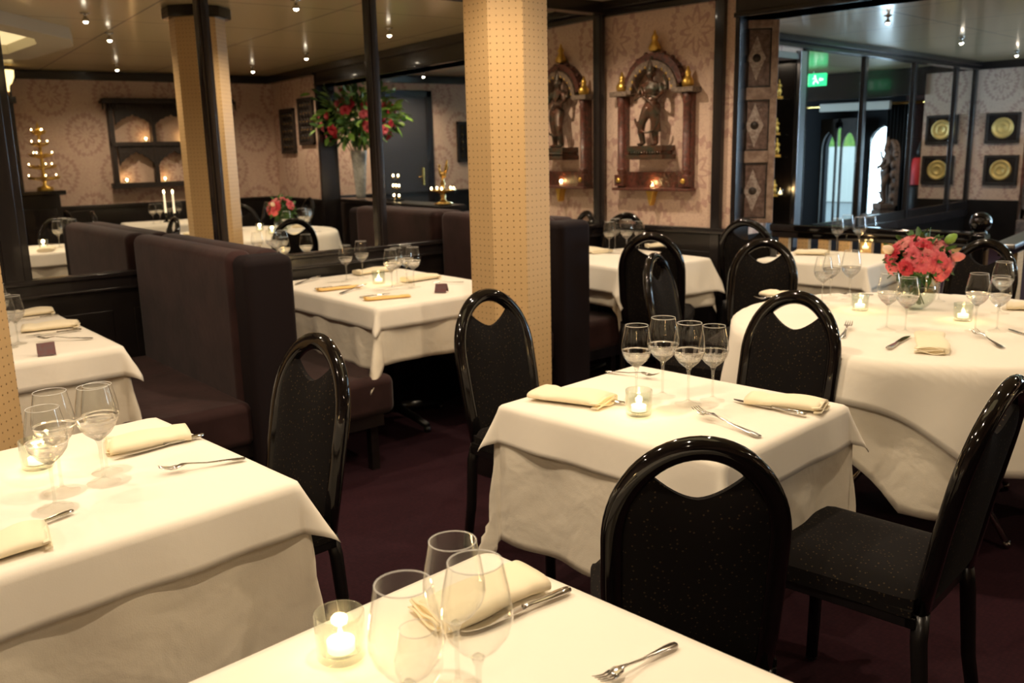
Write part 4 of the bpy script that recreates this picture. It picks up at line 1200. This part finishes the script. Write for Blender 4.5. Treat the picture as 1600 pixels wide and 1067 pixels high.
# ------------------------------------------------------------------ carved shutter beside the statue wall
t = thing('carved_shutter', 'tall narrow weathered wooden shutter with three carved panels, at the end of the statue wall', 'shutter', (-3.165, WY + .13, 0), R(38))
W2 = .135; Z0, Z1 = .93, 2.215
fr = MB()
fr.box(-W2, -W2 + .045, -.02, .02, Z0, Z1).box(W2 - .045, W2, -.02, .02, Z0, Z1)
hs = [Z0, Z0 + .03, 1.325, 1.40, 1.725, 1.80, Z1 - .05, Z1]
for i in (0, 2, 4, 6): fr.box(-W2 + .045, W2 - .045, -.019, .02, hs[i], hs[i + 1])
fr.build('frame', M['shutter'], t, bevel=.003)
for i, (a, b) in enumerate(((hs[1], hs[2]), (hs[3], hs[4]), (hs[5], hs[6]))):
    o = MB().box(-W2 + .045, W2 - .045, -.004, .012, a, b)
    cx, cz = 0, (a + b) / 2
    pn = o.build('panel', M['shutter_panel'], t, bevel=.002)
    MB().prism([(-.058, cz), (-.03, cz - .06), (0, cz - .14), (.03, cz - .06), (.058, cz), (.03, cz + .06), (0, cz + .14), (-.03, cz + .06)], -.008, -.003, 'y').build('inlay', M['shutter_inlay'], pn, bevel=.002)
    m2 = MB().lathe([(.026, 0), (.022, .006), (.010, .008), (0, .012)], 14).xf(Matrix.Translation((0, -.010, cz)) @ Matrix.Rotation(R(90), 4, 'X'))
    m2.build('rosette', M['oldwood'], t)
    MB().box(-W2 + .045, -W2 + .053, -.014, -.004, a, b).box(W2 - .053, W2 - .045, -.014, -.004, a, b).box(-W2 + .045, W2 - .045, -.014, -.004, a, a + .01).box(-W2 + .045, W2 - .045, -.014, -.004, b - .01, b).build('moulding', M['oldwood'], t)
struct('trim_91', MB().box(-3.235, -3.20, WY - .02, WY + .16, 0, 2.3), M['dark_frame'], bevel=.003)

# ------------------------------------------------------------------ lit display niche in the rear wall
nb = MB().box(XR - .14, XR + .004, yc1 - .012, yc1, .62, 2.24).box(XR - .14, XR + .004, yc0, yc0 + .01, .62, 2.24).box(XR - .45, XR - .44, yc0 - .01, yc1 + .01, .62, 2.24).box(XR - .45, XR - .14, yc0 - .02, yc0, .62, 2.24).box(XR - .45, XR - .14, yc1, yc1 + .02, .62, 2.24).box(XR - .45, XR - .14, yc0, yc1, .60, .62).box(XR - .45, XR - .14, yc0, yc1, 2.24, 2.26)
t = thing('display_cabinet', 'narrow dark display cabinet with glass shelves of gilt figurines in the rear room wall', 'cabinet', (0, 0, 0))
nb.build('cabinet_body', M['black_wood'], t)
MB().box(XR, XR + .03, yc0 - .10, yc0, .58, 2.30).box(XR, XR + .03, yc0, yc1, 2.24, 2.30).box(XR, XR + .05, yc1, yc1 + .12, .4, 2.32).build('door_frame', M['silver'], t, bevel=.004)
for z in (.92, 1.30, 1.52, 1.86):
    MB().box(XR - .43, XR - .02, yc0 + .003, yc1 - .003, z, z + .009).build('shelf', M['glass_thick'], t)
l = bpy.data.lights.new('cabinet_light', 'AREA'); l.energy = .8; l.size = .2; l.color = WARM
lo = bpy.data.objects.new('cabinet_light', l); C.objects.link(lo); lo.parent = t; lo.location = (XR - .22, (yc0 + yc1) / 2, 2.22)
figure('gilt_figurine', 'gilt figurine on the top glass shelf of the display cabinet', 'figurine', (XR - .035, 8.22, 1.89), R(40), .17, M['gold'], group='gilt figurines in the display cabinet', arms4=False)
f0 = [o for o in C.objects if o.name == 'gilt_figurine'][0]
dup(f0, (XR - .035, 8.20, 1.545), R(40), 'pale gilt figurine on the middle shelf of the display cabinet', 'gilt figurines in the display cabinet', .15)
dup(f0, (XR - .035, 8.22, 1.335), R(40), 'gilt figurine on the third shelf of the display cabinet', 'gilt figurines in the display cabinet', .17)
dup(f0, (XR - .035, 8.20, .95), R(40), 'gilt figurine on the lowest shelf of the display cabinet beside a flame', 'gilt figurines in the display cabinet', .15)
dup(tl0, (XR - .06, 8.36, .93), 0, 'tealight on the lowest shelf of the display cabinet', 'tealights on shelves', 1)

# ------------------------------------------------------------------ gold plates in dark square frames
def plate(label, x, z, first=[None]):
    if first[0]:
        return dup(first[0], (x, 13.4, z), 0, label, 'framed gold plates')
    t = thing('framed_gold_plate', label, 'wall plate', (x, 13.4, z), 0, 'framed gold plates')
    MB().box(-.205, .205, -.03, -.002, -.19, .19).build('backing', M['dark_frame'], t, bevel=.004)
    MB().box(-.215, -.18, -.045, -.005, -.20, .20).box(.18, .215, -.045, -.005, -.20, .20).box(-.18, .18, -.045, -.005, -.20, -.165).box(-.18, .18, -.045, -.005, .165, .20).build('frame', M['oldwood'], t, bevel=.005)
    MB().lathe([(0, .012), (.05, .012), (.055, .018), (.06, .012), (.10, .010), (.105, .018), (.13, .02), (.135, .01), (.138, 0)], 36, cap=False).xf(Matrix.Translation((0, -.03, 0)) @ Matrix.Rotation(R(90), 4, 'X')).build('gold_plate', M['plate_gold'], t)
    first[0] = t
M['plate_gold'] = mat('old_gold', (.66, .47, .16), .42, metal=.35, bump=.5, bscale=60)
plate('upper framed gold plate on the far rear wall', -4.15, 1.575)
plate('lower framed gold plate on the far rear wall', -4.13, 1.02)

# ------------------------------------------------------------------ railing in front of the rear room
RYY = 5.80
t = thing('railing', 'glossy black railing with tan perforated balusters behind the small table', 'railing', (0, RYY, 0))
MB().box(-3.24, -1.90, -.06, .05, .845, .895).box(-3.24, -1.90, -.03, .03, .80, .845).build('handrail', M['black_lacquer'], t, bevel=.010)
MB().box(-3.24, -1.90, -.03, .03, .06, .12).build('bottom_rail', M['black_lacquer'], t, bevel=.006)
def uvbox(mb, x0, x1, y0, y1, z0, z1):
    for (a, b) in (((x0, y0), (x1, y0)), ((x1, y0), (x1, y1)), ((x1, y1), (x0, y1)), ((x0, y1), (x0, y0))):
        L = hypot(b[0] - a[0], b[1] - a[1])
        mb.add([(*a, z0), (*b, z0), (*b, z1), (*a, z1)], [(0, 1, 2, 3)], False, [[(0, 0), (L, 0), (L, z1 - z0), (0, z1 - z0)]])
    return mb
for (pa, pb_) in ((1219, 1234), (1248, 1265), (1281, 1297), (1313, 1330), (1347, 1364), (1380, 1398), (1416, 1434), (1452, 1470), (1488, 1505)):
    xa = aty(pa, 375, RYY).x; xb = aty(pb_, 375, RYY).x
    uvbox(MB(), xa, xb, -.02, .02, .12, .80).build('baluster', M['perf'], t)
MB().box(-1.93, -1.83, -.05, .05, 0, .885).build('newel_post', M['black_lacquer'], t, bevel=.006)
MB().lathe([(.05, .885), (.045, .90), (.02, .905), (.02, .915)], 16, (-1.88, 0, 0)).sphere((-1.875, 0, .955), .062, 20, 14).build('ball_finial', M['black_lacquer'], t)
# second rail running away from the ball
r2 = thing('railing', 'glossy railing running away to the right from the black ball', 'railing', (-1.74, 5.80, 0))
a0, a1 = Vector((0, .02, .80)), Vector((.02, 2.2, .93))
d = (a1 - a0)
def slab(mb, w_, z0, z1):
    vs = []
    for p in (a0, a1):
        for (x, z) in ((-w_, z0), (w_, z0), (w_, z1), (-w_, z1)): vs.append((p.x + x, p.y, p.z + z))
    return mb.add(vs, [(3, 2, 1, 0), (4, 5, 6, 7), (0, 1, 5, 4), (1, 2, 6, 5), (2, 3, 7, 6), (3, 0, 4, 7)])
slab(MB(), .06, 0, .035).build('handrail', M['silver'], r2, bevel=.01)  # silver metal stands in for the daylight sheen on a dark glossy rail
slab(MB(), .03, -.04, 0).build('rail_moulding', M['black_lacquer'], r2)
for i in range(5):
    y = .22 + i * .4
    uvbox(MB(), -.02, .02, y, y + .12, .05, .77 + i * .02).build('baluster', M['perf'], r2)

# ------------------------------------------------------------------ entrance zone, reflected in the rear mirrors
figure('stone_statue', 'large weathered standing stone figure against a carved slab, seen in the rear mirror', 'statue', (-3.50, 13.15, .55), R(50), 1.0, M['stone'], stele=True)
tag(MB().box(-3.75, -3.25, 12.9, 13.4, 0, .40).build('stone_plinth', M['stone'], bevel=.02), 'square stone plinth under the large stone figure', 'plinth')
t = thing('curtain_rail', 'gilt curtain rail with black curtains over the entrance, seen in the rear mirror', 'curtain', (0, 13.75, 0))
MB().tube([(-3.75, 0, 1.98), (-1.2, 0, 1.98)], .022, 10).build('gilt_rod', M['brass'], t)
for x in (-3.78, -1.2): MB().sphere((x, 0, 1.98), (.07, .04, .04), 12, 8).build('rod_end', M['brass'], t)
for (x0, x1) in ((-3.62, -3.22), (-1.9, -1.3)):
    MB().grid(60, 2, lambda u, v, x0=x0, x1=x1: (x0 + (x1 - x0) * u, .04 * sin(u * 50), .05 + 1.91 * v)).build('curtain_panel', M['curtain'], t, solid=.004)
tag(MB().box(-3.3, -2.2, 13.6, 13.68, 1.90, 2.02).build('shutter_box', M['white'], bevel=.01), 'long cream roller box under the header at the entrance', 'roller box')
# carved arched side screen before the window
sc_ = thing('arched_screen', 'pair of narrow carved arched window leaves beside the entrance, seen in the rear mirror', 'screen', (0, 14.1, 0))
for (x0, x1) in ((-2.62, -2.34), (-2.28, -2.0)):
    m_ = MB(); m_.box(x0, x0 + .03, -.02, .02, 0, 1.75).box(x1 - .03, x1, -.02, .02, 0, 1.75); archfill(m_, x0 + .03, x1 - .03, 1.35, 1.6, -.02, .02)
    m_.box(x0, x1, -.02, .02, 1.65, 1.80)
    m_.build('arched_leaf', M['oldwood'], sc_)
# exit sign hanging from the ceiling
ex = thing('exit_sign', 'green lit exit sign with a running figure, at the top left of the rear mirrors', 'exit sign', (-2.75, 12.3, 2.30))
MB().box(-.19, .19, -.025, .025, -.085, .085).build('sign_box', M['greygreen'], ex, bevel=.004)
pic = MB()
for yy in (-.028, .028):
    pic.cbox((.10, yy, 0), (.07, .003, .12)); pic.sphere((-.035, yy, .05), (.014, .002, .014), 8, 6)
    pic.tube([(-.04, yy, .03), (-.055, yy, -.01), (-.09, yy, -.05)], .010, 6).tube([(-.055, yy, -.01), (-.02, yy, -.03), (-.02, yy, -.06)], .009, 6).tube([(-.04, yy, .03), (-.005, yy, .01)], .007, 6)
    pic.prism([(-.16, -.012), (-.12, -.012), (-.12, -.03), (-.095, 0), (-.12, .03), (-.12, .012), (-.16, .012)], yy - .002, yy + .002, 'y')
pic.build('running_figure', M['exit_white'], ex)
MB().tube([(0, 0, .085), (0, 0, .145)], .008, 8).build('hanger', M['fitting'], ex)
# red draped figure by the plates wall
rd = thing('draped_statue', 'small dark figure draped in a red cloth near the entrance, seen in the rear mirror', 'statue', (-3.74, 13.75, .0))
MB().lathe([(.16, 0), (.16, .75), (.12, .80), (.05, .82)], 16).build('plinth', M['oldwood'], rd)
MB().lathe([(.10, .82), (.12, .95), (.09, 1.12), (.07, 1.2)], 14, cap=True).sphere((0, 0, 1.27), (.06, .06, .08), 12, 8).lathe([(.05, 1.32), (.03, 1.40), (0, 1.44)], 10, cap=False).build('figure_body', M['oldwood'], rd)
MB().lathe([(.14, .80), (.13, .98), (.10, 1.17), (.075, 1.19)], 18, cap=False).build('red_drape', M['red_cloth'], rd)

# ------------------------------------------------------------------ right wall: arched niche shelf (seen in the mirror)
JX = 2.42
t = thing('arched_niche_shelf', 'dark carved wooden wall shelf of six scalloped arches holding tealights, seen in the mirror', 'wall shelf', (JX, 0, 0))
y0, y1, z0, z1 = 3.17, 4.62, 1.13, 2.08
dp = .13
ox = -dp
fr = MB()
nc = 3; cw = (y1 - y0 - .10) / nc
fr.box(-dp, -.002, y0, y0 + .05, z0, z1).box(-dp, -.002, y1 - .05, y1, z0, z1)
fr.box(-dp - .02, -.002, y0 - .03, y1 + .03, z0 - .045, z0 + .015).box(-dp - .01, -.002, y0, y1, 1.58, 1.63)
fr.box(-dp, -.002, y0, y1, z1 - .06, z1)
def scal(mb, a, b, zs, zt, ztop):
    n = 18; cx = (a + b) / 2; hw = (b - a) / 2
    def top(y):
        q = abs(y - cx) / hw
        return zs + (zt - zs) * (1 - q) ** .55 - .018 * abs(sin(q * pi * 3.2)) if q < 1 else zs
    for i in range(n):
        p = a + (b - a) * i / n; q_ = a + (b - a) * (i + 1) / n
        mb.prism([(p, top(p)), (q_, top(q_)), (q_, ztop), (p, ztop)], -dp + .01, -dp + .04, 'x')
for r_i, (za, zb) in enumerate(((z0 + .015, 1.58), (1.63, z1 - .06))):
    for c in range(nc):
        a = y0 + .05 + c * cw; b = a + cw
        if c: fr.box(-dp, -.002, a - .022, a + .022, za, zb)
        scal(fr, a + .022, b - .022, za + .20, zb - .06, zb)
fr.build('carved_frame', M['oldwood'], t)
MB().box(-dp - .06, -.002, y0 - .07, y1 + .07, z1, z1 + .035).box(-dp - .04, -.002, y0 - .05, y1 + .05, z1 + .035, z1 + .06).build('cornice', M['oldwood'], t, bevel=.005)
vl = MB()
for i in range(44):
    yy = y0 - .06 + i * (y1 - y0 + .12) / 43
    vl.lathe([(.012, 0), (.010, -.05), (.004, -.075)], 8, (-dp - .045, yy, z1))
vl.build('turned_fringe', M['oldwood'], t)
for c in range(nc):
    a = y0 + .05 + c * cw
    dup(tl0, (JX - .07, a + .09, z0 + .0155), 0, ['left', 'middle', 'right'][2 - c] + '-hand tealight on the lower row of the arched niche shelf', 'tealights on shelves', .7)
    dup(tl0, (JX - .07, a + cw - .09, 1.631), 0, ['left', 'middle', 'right'][2 - c] + '-hand tealight on the upper row of the arched niche shelf', 'tealights on shelves', .7)

# carved lattice panels
def lattice(label, loc, rz, w_, h, first=[None]):
    if first[0]: return dup(first[0], loc, rz, label, 'carved wall panels')
    t = thing('carved_wall_panel', label, 'wall panel', loc, rz, 'carved wall panels')
    MB().box(-w_ / 2, w_ / 2, -.012, -.002, -h / 2, h / 2).build('backing', M['black_wood'], t)
    MB().box(-w_ / 2, -w_ / 2 + .035, -.04, -.002, -h / 2, h / 2).box(w_ / 2 - .035, w_ / 2, -.04, -.002, -h / 2, h / 2).box(-w_ / 2, w_ / 2, -.04, -.002, -h / 2, -h / 2 + .035).box(-w_ / 2, w_ / 2, -.04, -.002, h / 2 - .035, h / 2).build('frame', M['oldwood'], t, bevel=.004)
    g_ = MB(); s_ = MB(); n = 4; m_ = 5
    for i in range(n):
        for j in range(m_):
            x = -w_ / 2 + .035 + (i + .5) * (w_ - .07) / n; z = -h / 2 + .035 + (j + .5) * (h - .07) / m_
            pts = [(x + .032 * cos(a), -.02, z + .038 * sin(a)) for a in [2 * pi * q / 14 for q in range(14)]]
            g_.tube(pts, .007, 6, closed=True); g_.tube([(x - .04, -.022, z), (x + .04, -.022, z)], .004, 5); g_.tube([(x, -.022, z - .05), (x, -.022, z + .05)], .004, 5)
            s_.sphere((x, -.026, z), .010, 8, 6)
    g_.build('carved_tracery', M['oldwood'], t); s_.build('gilt_studs', M['brass'], t)
    first[0] = t
lattice('lower left carved wall panel with ring tracery beside the corner, seen in the mirror', (1.89, WY, 1.73), 0, .46, .56)
lattice('upper right carved wall panel with ring tracery beside the corner, seen in the mirror', (1.27, WY, 1.83), 0, .46, .56)
lattice('carved wall panel with gold studs beside the grey door, seen in the mirror', (1.70, 7.85, 1.56), R(-90), .46, .74)

# ------------------------------------------------------------------ counter behind the rail with lamp, candles, tall vase (mirror)
tag(MB().box(-1.50, 1.05, 5.46, 5.72, 0, .86).box(-1.52, 1.07, 5.43, 5.75, .86, .90).build('sideboard', M['black_wood'], bevel=.005), 'long black sideboard beyond the opening, under the tall vase, seen in the mirror', 'sideboard')
t = thing('tiered_candle_stand', 'three-tiered stand of small glowing lights on the sideboard, seen in the mirror', 'candle stand', (-.28, 5.58, .905))
MB().box(-.11, .11, -.05, .05, 0, .02).tube([(0, .03, .02), (0, .03, .27)], .008, 8).box(-.08, .08, .0, .05, .12, .13).box(-.08, .08, .0, .05, .23, .24).build('stand', M['black_metal'], t)
for z in (.02, .13, .24):
    for x in (-.06, .06) if z != .13 else (-.07, 0, .07):
        MB().lathe([(.010, 0), (.012, .02), (.010, .02)], 12, (x, .02, z)).build('light_cup', M['brass'], t)
        MB().sphere((x, .02, z + .04), (.009, .009, .014), 8, 6).build('flame', M['flame'], t)
t = thing('brass_oil_lamp', 'ornate brass oil lamp with a bird finial on the sideboard, seen in the mirror', 'lamp', (-1.35, 5.58, .905))
MB().lathe([(.09, 0), (.10, .01), (.04, .03), (.02, .06), (.03, .09), (.018, .11), (.12, .13), (.135, .15), (.11, .15), (.03, .14), (.015, .18), (.03, .21), (.012, .24), (.02, .26), (0, .27)], 20, cap=False).build('brass_stem', M['brass'], t)
MB().sphere((-.01, 0, .30), (.055, .03, .035), 12, 8).tube([(.03, 0, .31), (.055, 0, .35), (.05, 0, .38)], [.02, .014, .012], 8).sphere((.052, 0, .39), (.018, .014, .014), 8, 6).tube([(-.05, 0, .31), (-.09, 0, .38), (-.10, 0, .45)], [.015, .02, .006], 6).build('bird_finial', M['brass'], t)
for a in range(5): MB().sphere((.12 * cos(a * 1.26), .12 * sin(a * 1.26), .165), (.008, .008, .013), 8, 6).build('flame', M['flame'], t)

# ------------------------------------------------------------------ bar with gilt lamp at the far left of the mirror
t = thing('bar_cabinet', 'black panelled bar cabinet at the far left of the mirror', 'cabinet', (0, 0, 0))
MB().box(1.72, 2.36, 1.1, 2.46, 0, 1.06).build('carcass', M['black_wood'], t, bevel=.004)
MB().box(1.66, 2.38, 1.06, 2.52, 1.06, 1.11).build('worktop', M['black_lacquer'], t, bevel=.006)
for yy in (1.2, 1.65, 2.08): MB().box(1.705, 1.722, yy, yy + .34, .15, .92).build('panel', M['dark_frame'], t, bevel=.006)
t = thing('bar_pillar', 'square black pillar with moulded base and bracket at the far left of the mirror', 'pillar', (1.99, 2.04, 0))
MB().box(-.10, .10, -.10, .10, 1.11, 2.44).build('shaft', M['dark_frame'], t, bevel=.006)
MB().box(-.13, .13, -.13, .13, 2.05, 2.12).box(-.15, .15, -.15, .15, 2.28, 2.36).build('moulding', M['dark_frame'], t, bevel=.006)
t = thing('wall_sconce', 'glowing glass cup lamp at the far left of the mirror', 'lamp', (1.84, 2.10, 2.23))
MB().lathe([(.015, -.06), (.02, 0), (.05, .03), (.075, .09), (.08, .16)], 20, cap=False).build('glass_shade', M['lampshade'], t)
MB().tube([(0, 0, -.02), (0, 0, -.10), (.06, .01, -.12)], .01, 8).build('bracket', M['brass'], t)
t = thing('gilt_lamp_tree', 'gilt branching lamp with many small lights standing on the bar, in the mirror', 'lamp', (2.0, 2.36, 1.112)); t.scale = (.95, .95, 1.25)
MB().lathe([(.09, 0), (.09, .02), (.02, .04), (.015, .5), (.03, .52), (0, .6)], 14, cap=False).build('stem', M['gold'], t)
lt = 0
for k_, z in enumerate((.10, .20, .30, .40, .5)):
    rad = .17 - k_ * .025
    MB().lathe([(rad, 0), (rad + .006, .006), (rad, .012), (rad - .006, .006), (rad, 0)], 20, (0, 0, z), cap=False).build('ring', M['gold'], t)
    for q in range(6):
        a = q * pi / 3 + k_ * .4
        MB().tube([(0, 0, z - .02), (rad * cos(a), rad * sin(a), z)], .005, 6).lathe([(.006, 0), (.018, .012), (.016, .014)], 10, (rad * cos(a), rad * sin(a), z + .006)).build('lamp_arm', M['gold'], t)
        if (q + k_) % 2: MB().sphere((rad * cos(a), rad * sin(a), z + .03), (.0055, .0055, .007), 8, 6).build('flame', M['flame'], t)

# tapers on the side table
for i, (x, y) in enumerate(((.66, 3.40), (.78, 3.34))):
    t = thing('taper_candle', ['left', 'right'][i] + ' white taper candle in a black holder on the side table, seen in the mirror', 'candle', (x, y, TZ), 0, 'white tapers on the side table')
    MB().lathe([(.035, 0), (.035, .006), (.008, .02), (.008, .07), (.018, .085), (.016, .1), (.012, .1)], 14).build('holder', M['black_lacquer'], t)
    MB().lathe([(.011, .095), (.009, .30), (.004, .305)], 12).build('taper', M['wax'], t)
    MB().sphere((0, 0, .325), (.008, .008, .02), 8, 6).build('flame', M['flame'], t)
